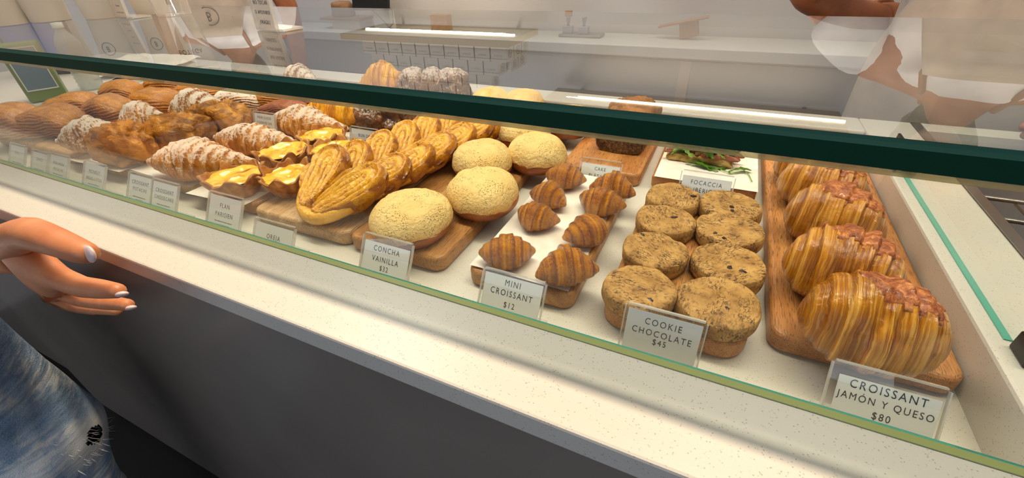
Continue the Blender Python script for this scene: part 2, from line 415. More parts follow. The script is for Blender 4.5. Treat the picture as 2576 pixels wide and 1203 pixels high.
# ------------------------------------------------------------------ pastry meshes
def croissant(name, L, wy, hz, wraps=4, step=.16, bend=.18, nu=120, nv=44, seed=0, p=(1.7, .62), skew=0.0, nub=0.0, rough=.006, slant=.10, blunt=False):
    u = np.linspace(-1, 1, nu)[:, None]; v = np.linspace(0, 2 * np.pi, nv, endpoint=False)[None, :]
    U = np.repeat(u, nv, 1); Vv = np.repeat(v, nu, 0)
    R0 = np.clip(1 - np.abs(U - skew * (1 - U ** 2)) ** p[0], 0, 1) ** p[1]
    R0 = np.maximum(R0, .16 * np.clip((1 - np.abs(U)) * 26, 0, 1))
    A_ = np.abs(U)
    if blunt:
        R0 = np.where(U < 0, np.clip(1 - A_ ** 3.2, 0, 1) ** .62, np.clip(1 - A_ ** 2.0, 0, 1) ** .62)
        R0 = np.maximum(R0, .04)
        A_ = np.where(U < 0, A_ ** 2.2 * 1.02, A_)
    ph = wraps * A_ + slant * wraps * np.sin(Vv + .6 + seed) * (1 - np.abs(U)) + .25 + .1 * np.sin(seed * 3.1)
    fr = ph - np.floor(ph); saw = np.where(fr < .86, fr / .86, (1 - fr) / .14)
    Rr = R0 * (1 - step * .5 + step * saw)
    P = np.zeros((nu, nv, 3)); x = U * L / 2
    y = Rr * np.cos(Vv) * wy / 2; z = Rr * np.sin(Vv)
    z = np.where(z < 0, z * .55, z) * hz / 1.55
    y = y + bend * L * (U ** 2) * .5
    P[..., 0] = x; P[..., 1] = y; P[..., 2] = z + hz * .35
    n = fbm(P, 40 if L < .5 else 3.2, seed, 3)
    if L > .5: rough = .006
    d = P - np.stack([x, bend * L * U ** 2 * .5, np.full_like(x, hz * .35)], -1)
    P += d * (n[..., None] * rough * 14)
    P[..., 2] = np.maximum(P[..., 2], .0008 * (1 + n))
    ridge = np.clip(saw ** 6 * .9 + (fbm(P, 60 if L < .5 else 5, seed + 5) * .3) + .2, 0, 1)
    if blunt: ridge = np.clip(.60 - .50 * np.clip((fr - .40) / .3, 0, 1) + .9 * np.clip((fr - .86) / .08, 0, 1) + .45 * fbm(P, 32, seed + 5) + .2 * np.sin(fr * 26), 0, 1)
    return mesh_grid(name, P, ridge=ridge)
def dome(name, r, h, seed=0, nu=70, nv=120, low=.0, edge=.003, k=.5):
    """closed rounded dome from its low rim up to the pole; returns mesh"""
    a = np.linspace(0, 1, nu)[:, None]; v = np.linspace(0, 2 * np.pi, nv, endpoint=False)[None, :]
    A = np.repeat(a, nv, 1); V = np.repeat(v, nu, 0)
    th = A * np.pi / 2
    rr = r * np.cos(th) ** k; zz = h * np.sin(th) ** 1.05
    wob = 1 + .03 * np.sin(2 * V + seed) + .02 * np.sin(3 * V + seed * 2)
    P = np.stack([rr * np.cos(V) * wob, rr * np.sin(V) * wob, zz + low], -1)
    n = fbm(P, 30, seed, 3); P += (P - np.array([0, 0, low - h * .3])) * n[..., None] * .022 + fbm(P, 130, seed + 2, 2)[..., None] * np.array([.0004, .0004, .0009])
    P[..., 2] -= edge * (1 - A) ** 4 * (1 + np.sin(5 * V + seed) * .5 + np.sin(9 * V + 2 * seed) * .5)
    rim = np.stack([P[0][:, 0] * .9, P[0][:, 1] * .9, P[0][:, 2] - .001], -1)[None]
    P = np.concatenate([rim, P], 0)
    ridge = np.concatenate([np.ones((1, nv)), np.clip(1 - A * 4.2 + fbm(P[1:], 40, seed) * .35, 0, 1)], 0)
    return mesh_grid(name, P, ridge=ridge)
def cookie_mesh(name, r, h, seed):
    prof = [(0.0, 0.0), (.8, 0.0), (.96, .05), (1.0, .25), (1.0, .70), (.97, .88), (.90, .97), (.75, 1.0), (.55, .99), (.4, .985), (.25, .98), (.12, .98), (0.0, .98)]
    a = np.linspace(0, len(prof) - 1, 56); pr = np.interp(a, range(len(prof)), [q[0] for q in prof]); pz = np.interp(a, range(len(prof)), [q[1] for q in prof])
    nv = 80; V = np.linspace(0, 2 * np.pi, nv, endpoint=False)[None, :].repeat(len(a), 0); A = pr[:, None].repeat(nv, 1); Z = pz[:, None].repeat(nv, 1)
    P = np.stack([A * r * np.cos(V), A * r * np.sin(V), Z * h], -1)
    wob = fbm(P, 22, seed, 2)
    P[..., 0] *= 1 + .05 * wob; P[..., 1] *= 1 + .05 * wob
    n = fbm(P, 80, seed + 3, 3); top = (Z > .5)
    cr = np.abs(fbm(P, 34, seed + 9, 2)); crack = np.clip(1 - cr / .06, 0, 1) * top * np.clip(fbm(P, 28, seed + 20, 1) * 3 + .1, 0, 1)
    P[..., 2] += top * (n * .0016 - crack * .0035 + wob * .002)
    P[..., 2] = np.maximum(P[..., 2], 0)
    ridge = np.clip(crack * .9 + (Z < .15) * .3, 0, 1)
    return mesh_grid(name, P, ridge=ridge)
def roll(name, L, wy, hz, seed=0, nu=60, nv=200, sq=3.0, twist=.5, end=.35):
    """laminated rectangular roll, axis X, layer lines along the body"""
    u = np.linspace(-1, 1, nu)[:, None].repeat(nv, 1); v = np.linspace(0, 2 * np.pi, nv, endpoint=False)[None, :].repeat(nu, 0)
    c, s = np.cos(v), np.sin(v)
    q = (np.abs(c) ** sq + np.abs(s) ** sq) ** (-1 / sq)
    taper = np.clip(1 - np.abs(u) ** 5, 0, 1) ** end; taper = np.maximum(taper, .02)
    arch = 1 - .25 * u ** 2
    y = c * q * taper * wy / 2; z = s * q * taper * hz / 2 * arch
    P = np.stack([u * L / 2, y + .12 * wy * np.sin(u * 2 + seed), z + hz * .48 * arch], -1)
    g = 34 * (z / hz + .5) + 4.5 * np.cos(u * 2.0 + seed * .3) + 2 * fbm(P, 14, seed, 2)
    lay = np.sin(g * 2.0) * np.clip(1.15 - np.clip(s, 0, 1) * 1.5, 0, 1)
    P[..., 1] += c * lay * .0020; P[..., 0] += u * lay * .002
    P[..., 2] += fbm(P, 26, seed + 2, 2) * .004
    P[..., 2] = np.maximum(P[..., 2], .0005)
    ridge = np.clip(.32 - lay * .55 + (-s) * .25, 0, 1)
    return mesh_grid(name, P, ridge=ridge)
def blob(name, sx, sy, sz, seed=0, nu=84, nv=96, rough=.35, sc=22, sq=2.6, topn=.9):
    th = np.linspace(-np.pi / 2, np.pi / 2, nu)[:, None].repeat(nv, 1); v = np.linspace(0, 2 * np.pi, nv, endpoint=False)[None, :].repeat(nu, 0)
    D = np.stack([np.cos(th) * np.cos(v), np.cos(th) * np.sin(v), np.sin(th)], -1)
    q = (np.abs(D) ** sq).sum(-1) ** (-1 / sq)
    P = D * q[..., None] * np.array([sx / 2, sy / 2, sz / 2])
    n = fbm(P, sc, seed, 4); rid = 1 - np.abs(fbm(P, sc * .8, seed + 7, 3)) * 1.6
    P += P * ((n * .4 + rid * .3)[..., None] * rough); P[..., 2] += sz / 2
    P[..., 0] *= topn + (1 - topn) * (1 - P[..., 2] / sz); P[..., 1] *= topn + (1 - topn) * (1 - P[..., 2] / sz)
    fi = fbm(P, 70, seed + 4, 3); cr = 1 - np.abs(fbm(P, 34, seed + 12, 2))
    P[..., 2] += (fi * .0018 + (cr ** 6) * .004) * (D[..., 2] + .3); P[..., 0] += D[..., 0] * (fi * .002 - .003 * cr ** 6); P[..., 1] += D[..., 1] * (fi * .002 - .003 * cr ** 6)
    P[..., 2] = np.maximum(P[..., 2], .0005)
    return mesh_grid(name, P, ridge=np.clip(.45 - fi * .5 + .3 * (rid < .45) - .5 * cr ** 6, 0, 1))
def lobe(name, a, b, t, seed, nr=46, nv=88):
    """one sugared palmier lobe lying in XY with its rim and inner rolls; z is thickness"""
    rr = np.linspace(0, 1, nr)[:, None].repeat(nv, 1); v = np.linspace(0, 2 * np.pi, nv, endpoint=False)[None, :].repeat(nr, 0)
    yy_ = np.sin(v); wid = 1 - .30 * np.clip(-yy_, 0, 1) + .06 * yy_
    def face(sgn):
        x = a * rr * np.cos(v) * wid; y = b * rr * np.sin(v)
        yt = np.clip(y - b * .34, 0, None) / (b * .66)
        d = np.sqrt((x / a / np.clip(.72 + .3 * y / b, .5, 1)) ** 2 + yt ** 2) + .06 * np.sin(y * 60 + seed) + .04 * fbm(np.stack([x, y, x * 0], -1), 25, seed, 2)
        w = np.cos(2 * np.pi * (2.6 * d - .2)) * .5 + .5
        edge = np.clip((1 - rr) / .10, 0, 1) ** .5
        z = t * .5 * edge * (.82 + .30 * w * (.4 + .6 * rr)) 
        z = z + .0012 * fbm(np.stack([x, y, z + seed], -1), 90, seed, 2)
        return np.stack([x, y, sgn * z], -1), w
    T, w = face(1); B, w2 = face(-1)
    P = np.concatenate([T, B[::-1]], 0)
    e = np.clip((rr - .80) / .2, 0, 1)
    rg = np.clip(.62 * (1 - w) ** 3 + e * .75, 0, 1)
    P[:, :, 0] += .002 * fbm(P, 50, seed, 2)
    return mesh_grid(name, P, ridge=np.concatenate([rg, np.ones_like(rg[::-1]) * .8], 0))

Z_D = -.065            # deck of the case
ZB = Z_D + .028        # top of a serving board

# ------------------------------------------------------------------ the setting
def struct(o): o['kind'] = 'structure'; return o
struct(box('floor', (-6, -4, -1.12), (3, 2.2, -1.06), M['floor']))
wb = struct(box('wall_back', (-3.0, 2.16, -1.06), (3.0, 2.3, 2.0), M['wall']))
box('backsplash', (-3.0, 2.135, -.02), (3.0, 2.16, .118), M['wallband'], wb).matrix_parent_inverse = wb.matrix_world.inverted()
wl = struct(box('wall_left', (-3.15, -1.2, -1.06), (-3.0, 2.3, 2.0), M['wall']))
struct(box('ceiling', (-3.2, -.4, 2.0), (3.0, 2.4, 2.08), M['ceiling']))

def reparent(o, root):
    o.parent = root; return o
# counter: quartz top around a sunken deck, grey panels below
ct = thing('display_counter', 'long white speckled quartz counter with sunken deck and grey front panels', 'counter')
XL, XR, YF, YB = -1.80, .292, .315, 1.08
box('deck', (XL, YF, Z_D - .02), (XR, YB, Z_D), M['quartz'], ct)
box('front_ledge', (-2.95, .205, -.03), (1.5, YF, 0), M['quartz'], ct, .003)
box('front_ledge_inner_face', (XL, YF - .012, Z_D), (XR, YF, -.03), M['quartz'], ct)
box('side_ledge', (XR, YF, Z_D - .02), (.385, 1.17, 0), M['quartz'], ct, .004)
box('side_ledge', (-2.6, YF, Z_D - .02), (XL, 1.17, 0), M['quartz'], ct, .004)
box('back_ledge', (XL, YB, Z_D - .02), (XR, 1.17, 0), M['quartz'], ct, .004)
box('front_strip', (.385, YF, -.03), (1.5, .42, 0), M['quartz'], ct)
box('front_panel', (-1.84, .225, -1.0), (1.5, .25, -.03), M['panel'], ct)
box('end_panel', (-2.95, .262, -1.0), (-1.845, .28, -.03), M['panel'], ct)
box('kickboard', (-2.95, .30, -1.06), (1.5, .32, -1.0), M['kick'], ct)
box('rear_body', (-2.6, 1.10, -1.06), (1.5, 1.16, -.09), M['cabinet'], ct)
# steel-framed well on the right
wlz = thing('chilled_well', 'sunken steel well with wire rods right of the glass side panel', 'well', (0, 0, 0))
box('frame', (.385, .42, -.02), (.40, 1.17, .001), M['steel'], wlz)
box('inner_wall', (.40, .42, -.25), (.41, 1.17, -.02), M['darksteel'], wlz)
box('base', (.40, .42, -.26), (1.4, 1.17, -.25), M['darksteel'], wlz)
box('rear_rim', (.40, 1.12, -.02), (1.4, 1.17, 0), M['quartz'], wlz)
for i, yy in enumerate((.86, .94, .70)):
    tube('rod', [(.41, yy, -.05), (.9, yy, -.05), (1.38, yy, -.05)], .004, M['steel'], wlz)
for i in range(7):
    tube('cross_rod', [(.50 + .07 * i, .70, -.055), (.50 + .07 * i, .94, -.055)], .002, M['steel'], wlz, 6)
box('tub', (.47, .56, -.2), (.60, .76, -.06), M['whitecup'], wlz, .015)

# glass case
gc = thing('glass_case', 'clear glass case with thick green-edged top covering the whole pastry display', 'glass case')
SX0, SX1, SY0, SY1, SZ0, SZ1 = -1.9, .95, .309, .83, .2215, .240
tp = box('top_pane', (SX0, SY0 + .0015, SZ0), (SX1, SY1, SZ1), M['slab'], gc)
tp.data.materials.append(M['clearbody'])
for p_ in tp.data.polygons: p_.material_index = 0 if p_.normal.z > .5 else 1
def sub(o, par):
    o.matrix_parent_inverse = Matrix.Identity(4); o.location = Vector(o.location) - Vector(par.location); o.parent = par; return o
sub(box('front_edge', (SX0, SY0 - .0005, SZ0 + .0002), (SX1, SY0 + .0014, SZ1 - .0050), M['edge']), tp)
ch = bmesh.new(); g_ = [ch.verts.new(q) for q in ((SX0, SY0 - .0005, SZ1 - .0050), (SX1, SY0 - .0005, SZ1 - .0050), (SX1, SY0 + .0022, SZ1), (SX0, SY0 + .0022, SZ1), (SX0, SY0 + .0022, SZ1 - .005), (SX1, SY0 + .0022, SZ1 - .005))]
ch.faces.new(g_[:4]); ch.faces.new((g_[3], g_[2], g_[5], g_[4])); ch.faces.new((g_[0], g_[4], g_[5], g_[1]))
sub(link('edge_chamfer', bm_mesh('edge_chamfer', ch), M['chamfer']), tp)
sub(box('back_edge', (SX0, SY1, SZ0 + .0002), (SX1, SY1 + .001, SZ1 - .0002), M['acrylic']), tp)
sub(box('front_bevel', (SX0, SY0, SZ0 - .0040), (SX1, SY0 + .005, SZ0 - .0003), M['under']), tp)
fp = box('front_pane', (SX0, .3130, .0012), (SX1, .3190, SZ0 - .005), M['glass'], gc)
sub(box('refraction_strip', (SX0, .3045, .0002), (SX1, .3125, .0016), M['refraction'], None, .0006), fp)  # added strip, painted like the refraction along the pane's lower edge
sub(box('foot_line', (SX0, .3125, .0002), (SX1, .3150, .0012), M['edge2']), fp)
sp = box('side_pane', (.308, .47, .001), (.314, .88, SZ0 - .001), M['glass'], gc)
sub(box('teal_edge', (.3075, .47, .0002), (.3145, .88, .0012), M['edge2']), sp)
sub(box('clip', (.308, .432, .0), (.332, .462, .022), M['darksteel'], None, .002), sp)
sub(box('clip', (.296, .875, .0), (.300, .93, .05), M['darksteel'], None, .001), sp)
sub(box('clip', (.314, .86, .0), (.322, .90, .05), M['darksteel'], None, .001), sp)
box('end_pane', (-1.815, .33, .001), (-1.809, 1.0, SZ0 - .001), M['glass'], gc)

# back counter
bc = thing('back_counter', 'white back counter with cabinet fronts along the rear wall', 'counter')
box('worktop', (-3.0, 1.86, -.04), (3.0, 2.135, 0), M['greytop'], bc, .003)
box('cabinet_front', (-3.0, 1.88, -1.0), (3.0, 1.90, -.05), M['cabinet'], bc)
box('cabinet_post', (-.16, 1.872, -1.0), (-.12, 1.88, -.05), M['wallband'], bc)
box('toe_kick', (-3.0, 1.93, -1.06), (3.0, 1.95, -1.0), M['kick'], bc)

# wall shelf with cake boxes and LED strip
def shelf(x0, x1, y0, y1, z, label, lx0, lx1, ly):
    s = thing('wall_shelf', label, 'shelf')
    box('board', (x0, y0, z), (x1, y1, z + .026), M['cork'], s)
    box('light_strip', (lx0, ly - .006, z - .008), (lx1, ly + .006, z - .001), M['led'], s)
    for x in (x0 + .12, x1 - .12): box('bracket', (x - .008, y1, z + .004), (x + .008, 2.16, z + .02), M['steel'], s)
shelf(-1.80, -.86, 1.79, 2.13, .472, 'speckled board shelf stacked with small white cartons and lit below', -1.73, -.885, 1.91)
shelf(-.75, .46, 1.80, 2.13, .742, 'long speckled shelf board with LED strip high over the right half', -.60, .46, 1.99)
def carton(x, y, z, label, group):
    t = thing('cake_box', label, 'box', (x, y, z), 0, group)
    box('body', (-.0375, -.04, 0), (.0375, .04, .050), M['boxw'], t, .001)
    box('lid', (-.0385, -.041, .048), (.0385, .041, .060), M['boxw'], t, .001)
    lettering('CA BOLICH', .0085, t, (0, -.0415, .034), mat='ink2')
    lettering('B', .02, t, (.0385, 0, .030), rot=(R(90), 0, R(90)), mat='ink2')
    tube('emblem_ring', [(.0388, .017 * math.cos(a), .03 + .017 * math.sin(a)) for a in np.linspace(0, 2 * np.pi, 17)], .0006, M['ink2'], t, 4)
ORD = ('first', 'second', 'third', 'fourth', 'fifth', 'sixth', 'seventh', 'eighth', 'ninth', 'tenth')
RWN = ('bottom', 'second', 'third', 'top')
for rw in range(4):
    n = 10 - rw; x1 = -.912 - .039 * rw
    for i in range(n):
        carton(x1 - .080 * i, 1.835, .499 + .0605 * rw, '%s white carton from the right end in the %s row on the shelf' % (ORD[i], RWN[rw]), 'white cartons stacked on the wall shelf')
for k in range(2):
    carton(-.912, 1.92 + .085 * k, .499, '%s white carton behind the right end of the bottom shelf row' % ORD[k], 'white cartons stacked on the wall shelf')
    carton(-.930, 1.92 + .085 * k, .5595, '%s white carton behind the right end of the second shelf row' % ORD[k], 'white cartons stacked on the wall shelf')

# things on the back counter
p = aty(885, 38, 2.02)
t = thing('wooden_tray', 'brown wooden board on back counter under the paper bag', 'tray', (float(p[0]), 2.0, .0))
box('riser', (-.10, -.04, .0), (.10, .06, .045), M['boxw'], t)
box('plank', (-.16, -.06, .045), (.12, .08, .056), M['kraft'], t, .002)
o = link('paper_bag', blob('paper_bag', .12, .08, .07, 3, 20, 22, .5, 18, 4), M['kraft'], None, (float(p[0]) - .03, 2.0, .056)); meta(o, 'crumpled brown paper bag on the wooden board at back', 'bag')
p = aty(945, 10, 2.0)
t = thing('tablet', 'black tablet tilted on stand beside the brown paper bag', 'tablet', (float(p[0]) + .01, 2.0, .001), 0)
box('stand', (-.035, -.01, 0), (.075, .03, .09), M['card'], t)
b = box('screen', (-.12, -.03, .09), (.10, -.015, .25), M['black'], t, .004); b.rotation_euler = (R(-18), 0, R(6))
tube('cable', [(.08, 0, .1), (.10, -.01, .09), (.09, -.01, .03), (.05, -.015, .002)], .003, M['cabinet'], t)
tube('cable', [(-.02, -.02, .09), (.03, -.02, .05), (.06, -.02, .02), (.07, -.02, .002)], .003, M['cabinet'], t)
for i, (px, lb) in enumerate(((1440, 'wood-handled rubber stamp nearer the shelf of boxes'), (1481, 'rubber stamp standing on the right of its pair'))):
    q = atz(px, 84, .0)
    t = thing('hand_stamp', lb, 'stamp', (float(q[0]), 2.02, .0125))
    box('base', (-.022, -.015, 0), (.022, .015, .028), M['cabinet'], t, .002)
    lathe('stem', [(.007, .028), (.006, .04), (.011, .06), (.012, .066), (.0, .066)], M['steel'], t, 12)
    if i == 0: box('handle', (-.015, -.01, .066), (.015, .01, .088), M['woodred'], t, .002)
q = atz(1462, 90, 0); o = box('stamp_tray', (float(q[0]) - .09, 1.98, .0005), (float(q[0]) + .10, 2.06, .012), M['steel'], None, .003); meta(o, 'flat grey tray under the two stamps on back counter', 'tray')
q = aty(1725, 45, 2.05)
t = thing('tilted_board', 'thin dark wooden board leaning at an angle on back counter', 'board', (float(q[0]), 2.05, .062), rot=(0, R(-12), 0))
box('plank', (-.10, -.03, 0), (.09, .03, .006), M['woodred'], t, .001); box('rest', (-.02, -.02, -.058), (.05, .02, -.002), M['kraft'], t)
q = aty(1110, 43, 2.05); o = box('wooden_block', (float(q[0]) - .05, 2.02, .0), (float(q[0]) + .05, 2.07, .072), M['woodred'], None, .004); meta(o, 'low wooden block behind the glass above the shelf reflection', 'block')

# ------------------------------------------------------------------ boards and papers
def board(x0, x1, y0, y1, mat, label, th=.028, rad=.018, z=Z_D, rz=0):
    bm = bmesh.new(); pts = []
    w, l = (x1 - x0) / 2, (y1 - y0) / 2
    for sx, sy, a0 in ((1, -1, -90), (1, 1, 0), (-1, 1, 90), (-1, -1, 180)):
        for k in range(6):
            a = R(a0 + 18 * k); pts.append((sx * (w - rad) + rad * math.cos(a), sy * (l - rad) + rad * math.sin(a)))
    vs = [bm.verts.new((x, y, 0)) for x, y in pts]; f = bm.faces.new(vs)
    r = bmesh.ops.extrude_face_region(bm, geom=[f]); bmesh.ops.translate(bm, verts=[v for v in r['geom'] if isinstance(v, bmesh.types.BMVert)], vec=(0, 0, th))
    bmesh.ops.recalc_face_normals(bm, faces=bm.faces[:])
    e = [e for e in bm.edges if abs(e.verts[0].co.z - e.verts[1].co.z) < 1e-6]
    bmesh.ops.bevel(bm, geom=e, offset=.007, segments=4, affect='EDGES', profile=.5)
    o = link('serving_board', bm_mesh('serving_board', bm), M[mat], None, ((x0 + x1) / 2, (y0 + y1) / 2, z), (0, 0, rz)); return meta(o, label, 'board')
def sheet(x0, x1, y0, y1, z, label, seed=0, rz=0, n=24, curl=.0015):
    P = np.zeros((n, n, 3)); g = np.linspace(-.5, .5, n)
    P[..., 0] = g[:, None] * (x1 - x0); P[..., 1] = g[None, :] * (y1 - y0)
    P[..., 2] = curl * (.5 + .5 * fbm(P, 14, seed, 2)) + curl * 2 * np.clip(np.abs(g)[None, :] - .44, 0, 1) * 8 * (seed % 2)
    me = mesh_grid('parchment', P, wrap=False); o = link('parchment', me, M['paper'], None, ((x0 + x1) / 2, (y0 + y1) / 2, z + .0004), (0, 0, rz))
    return meta(o, label, 'paper')
board(.113, .290, .436, 1.06, 'woodred', 'long oiled board under the five ham and cheese croissants')
board(-.078, .090, .398, .745, 'woodred', 'short reddish board under the chocolate chip cookies', rad=.03)
board(-.275, -.116, .405, .745, 'wood', 'oak board lined with paper under the mini croissants')
sheet(-.272, -.124, .412, .75, ZB, 'white parchment lining the mini croissant board', 1)
board(-.500, -.320, .408, 1.06, 'wood', 'oak board carrying the vanilla conchas')
board(-.730, -.502, .410, 1.06, 'woodpale', 'pale oak board under the row of palmiers', rad=.02)
board(-.905, -.735, .425, 1.06, 'wood', 'oak board beneath the custard tarts, mostly covered by paper')
sheet(-.91, -.755, .405, .78, ZB, 'parchment sheet under the custard tarts', 3, .04)
board(-1.14, -.925, .43, 1.06, 'woodpale', 'pale board under the powdered almond croissants')
sheet(-1.13, -.915, .425, .80, ZB, 'parchment sheet under the powdered almond croissants', 5, -.03)
board(-1.36, -1.16, .43, 1.06, 'woodpale', 'pale board under the rough caramel breads')
sheet(-1.35, -1.15, .41, .80, ZB, 'parchment sheet under the rough caramel breads', 7, .02)
board(-1.58, -1.38, .43, 1.06, 'woodpale', 'pale board under the sugar-dusted croissants')
board(-1.79, -1.60, .43, 1.06, 'woodpale', 'pale board at the left end under the chocolate pastries')
board(-.270, -.105, .79, 1.06, 'woodred', 'reddish board under the banana loaf')
board(-.085, .100, .80, 1.06, 'woodred', 'board lined with paper under the focaccia', rad=.01)
sheet(-.080, .100, .795, 1.05, ZB, 'parchment sheet under the focaccia slice', 2)

# ------------------------------------------------------------------ pastries
def endpoints(p1, p2, z):
    a, b = atz(*p1, z), atz(*p2, z); d = b - a
    return (a + b) / 2, float(np.linalg.norm(d[:2])), math.atan2(d[1], d[0])
# ham and cheese croissants
def cheese_patch(me_src, seed):
    """a raised crust over part of the croissant's top, following its surface"""
    bm = bmesh.new(); bm.from_mesh(me_src); bm.normal_update()
    keep = []
    for f in bm.faces:
        c = f.calc_center_median(); n = vnoise(np.array([c.x, c.y, c.z]), 45, seed) * .5 + vnoise(np.array([c.x, c.y, c.z]), 110, seed + 3) * .4
        d = ((c.x - .008) / .040) ** 2 + ((c.y - .010) / .030) ** 2
        if f.normal.z > .25 and d + n * .9 < 1.0: keep.append(f)
    ks = set(keep); bmesh.ops.delete(bm, geom=[f for f in bm.faces if f not in ks], context='FACES')
    bmesh.ops.subdivide_edges(bm, edges=bm.edges[:], cuts=1, use_grid_fill=True); bm.normal_update()
    for v in bm.verts:
        v.co += v.normal * (.0006 + .0012 * float(vnoise(np.array(v.co), 160, seed)) + (0 if v.is_boundary else .0012))
        if v.is_boundary: v.co -= v.normal * .0016
    return bm_mesh('cheese_crust', bm, True)
hams = [((2000, 792), (2385, 893), 'closest to the front card', .100, .095), ((1962, 655), (2278, 745), 'second from the front of its board', .098, .094), ((1968, 535), (2230, 605), 'in the middle of the board', .096, .090),
        ((1952, 455), (2190, 515), 'fourth from the front of its board', .095, .088), ((1945, 408), (2150, 455), 'farthest back under the glass edge', .09, .082)]
for i, (a, b, where, wy, hz) in enumerate(hams):
    c, Ln, az = endpoints(a, b, ZB + .03)
    t = thing('ham_croissant', 'large glossy ham croissant with browned cheese, ' + where, 'croissant', (float(c[0]), float(c[1]), ZB), az, 'ham and cheese croissants on the right board')
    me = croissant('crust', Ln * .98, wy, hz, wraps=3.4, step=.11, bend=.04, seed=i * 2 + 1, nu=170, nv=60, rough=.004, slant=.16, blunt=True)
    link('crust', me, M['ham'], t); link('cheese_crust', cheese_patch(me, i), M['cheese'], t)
# mini croissants
minis = [(1208, 650, 1344, 645, .078), (1352, 690, 1494, 675, .082), (1291, 540, 1406, 570, .072), (1415, 615, 1540, 570, .076), (1330, 480, 1441, 520, .072), (1443, 505, 1578, 535, .078), (1358, 445, 1484, 465, .076), (1482, 470, 1604, 490, .078)]
words_m = ['front left, behind its price card', 'front right at the paper edge', 'second row, left side', 'second row, right side', 'third row, left side', 'third row, right side', 'back row, left side', 'back row, right side below the cake card']
mm = [croissant('mini_croissant', 1.0, .68, .60, wraps=3.3, step=.13, bend=b, seed=s, p=(1.55, .72), nu=110, nv=40, rough=.0) for s, b in ((2, .22), (5, -.2), (9, .32))]
for i, (x0, y0, x1, y1, Ln) in enumerate(minis):
    c, _, az = endpoints((x0, y0), (x1, y1), ZB + .015)
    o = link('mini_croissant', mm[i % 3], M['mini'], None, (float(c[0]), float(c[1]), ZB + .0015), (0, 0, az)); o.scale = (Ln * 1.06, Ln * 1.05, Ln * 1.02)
    meta(o, 'small glossy croissant, ' + words_m[i], 'croissant', 'mini croissants on the papered board')
# cookies
cks = [(1605, 742, -.038), (1802, 782, 0), (1645, 647, 0), (1828, 680, 0), (1672, 569, 0), (1829, 593, 0), (1690, 510, 0), (1834, 531, 0)]
wc = ['front left, partly behind its price card', 'front right, closest to the glass', 'second row left', 'second row right', 'third row left', 'third row right', 'back row left', 'back row right, darkest one']
cm = [cookie_mesh('dough', .0455, .026, s) for s in (3, 11, 23, 31)]
for i, (x, y, _) in enumerate(cks):
    c = atz(x, y, ZB + .014)
    t = thing('chocolate_chip_cookie', 'thick brown chocolate chip cookie, ' + wc[i], 'cookie', (float(c[0]), float(c[1]) + .006, ZB + .001), i * 1.3, 'chocolate chip cookies')
    s = 1.03 if i % 2 else .98; t.scale = (s, s, 1)
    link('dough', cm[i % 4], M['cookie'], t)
    rnd = random.Random(i)
    for k in range(1 + i % 2):
        a, r = rnd.random() * 6.28, .035 * rnd.random() ** .5
        bm = bmesh.new(); bmesh.ops.create_icosphere(bm, subdivisions=1, radius=.0035)
        for v in bm.verts: v.co.x *= 1 + rnd.random(); v.co.z *= .5; v.co += Vector((rnd.uniform(-1, 1), rnd.uniform(-1, 1), 0)) * .0008
        o = link('chocolate_chunk', bm_mesh('chocolate_chunk', bm), M['chunk'], t, (r * math.cos(a), r * math.sin(a), .0255), (0, 0, a))
# conchas
def concha(px, py, r, label, striped=False, seed=0, zb=ZB, cc=None, h=.056):
    c = atz(px, py, zb + .028) if cc is None else cc
    t = thing('concha', label, 'sweet bread', (float(c[0]), float(c[1]), zb + .0005), seed, 'conchas')
    P = []
    for k in range(14):
        a = k / 13
        P.append((r * (.80 + .19 * math.sin(a * math.pi * .58)), a * .022))
    lathe('bun', [(0.0, 0.0)] + P + [(r * .95, .026), (r * .5, .030)], M['bun'], t, 40)
    link('topping', dome('topping', r * 1.03, h * .66, seed, low=h * .44, k=.56), M['stripe'] if striped else M['concha'], t)
    return t
cn = [(1033, 548, .0635, 'round vanilla concha nearest the front glass'), (1215, 485, .0625, 'pored vanilla concha, second from the front of its board'), (1214, 404, .060, 'vanilla concha behind the two front ones, left side'), (1351, 385, .060, 'vanilla concha behind the two front ones, right side'),
      (1318, 330, .058, 'vanilla concha half hidden by the green glass edge, left'), (1432, 306, .056, 'vanilla concha half hidden by the green glass edge, right')]
for i, (x, y, r, lb) in enumerate(cn): concha(x, y, r, lb, seed=i + 1)
concha(1236, 262, .052, 'striped concha seen above the glass edge, left one', True, 11, zb=ZB + .012, h=.06)
concha(1318, 268, .053, 'striped concha seen above the glass edge, right one', True, 14, zb=ZB + .012, h=.06)
# palmiers
lm = [lobe('lobe', .041, .072, .030, s) for s in (1, 6)]
pal = [(862, 478, 'biggest and nearest, heart shape fully seen'), None]
for i in range(7):
    yy = .462 + .062 * i; xx = -.570 + .011 * i
    t = thing('palmier', 'sugared heart-shaped palmier, ' + ['nearest one, showing its whole face', 'second from the front, two lobes showing', 'third from the front', 'fourth from the front', 'fifth from the front', 'sixth from the front', 'last of the row, under the glass edge'][i], 'pastry',
              (xx, yy, ZB + (.040 if i == 0 else .036)), rot=(R(28 if i == 0 else 27), R(4), R(-14 if i == 0 else -8)), group='palmiers leaning in a row')
    s = 1.0 if i == 0 else .92; t.scale = (s, s, s)
    for k in (0, 1):
        sg = -1 if k == 0 else 1
        link('lobe', lm[(i + k) % 2], M['palm'], t, (sg * .040, .014, 0), (0, 0, R(-23 * sg)))
    # outer strip joining both lobes at the foot of the heart
    pts = []
    for a in np.linspace(-1.0, 1.0, 15):
        pts.append((a * .066, -.055 + .05 * abs(a) ** 2.2 + 0.0, 0))
    o = tube('outer_strip', pts, [.008 + .004 * (1 - abs(a)) for a in np.linspace(-1, 1, 15)], M['palm'], t, 12); o.scale = (1, 1, 1.25)
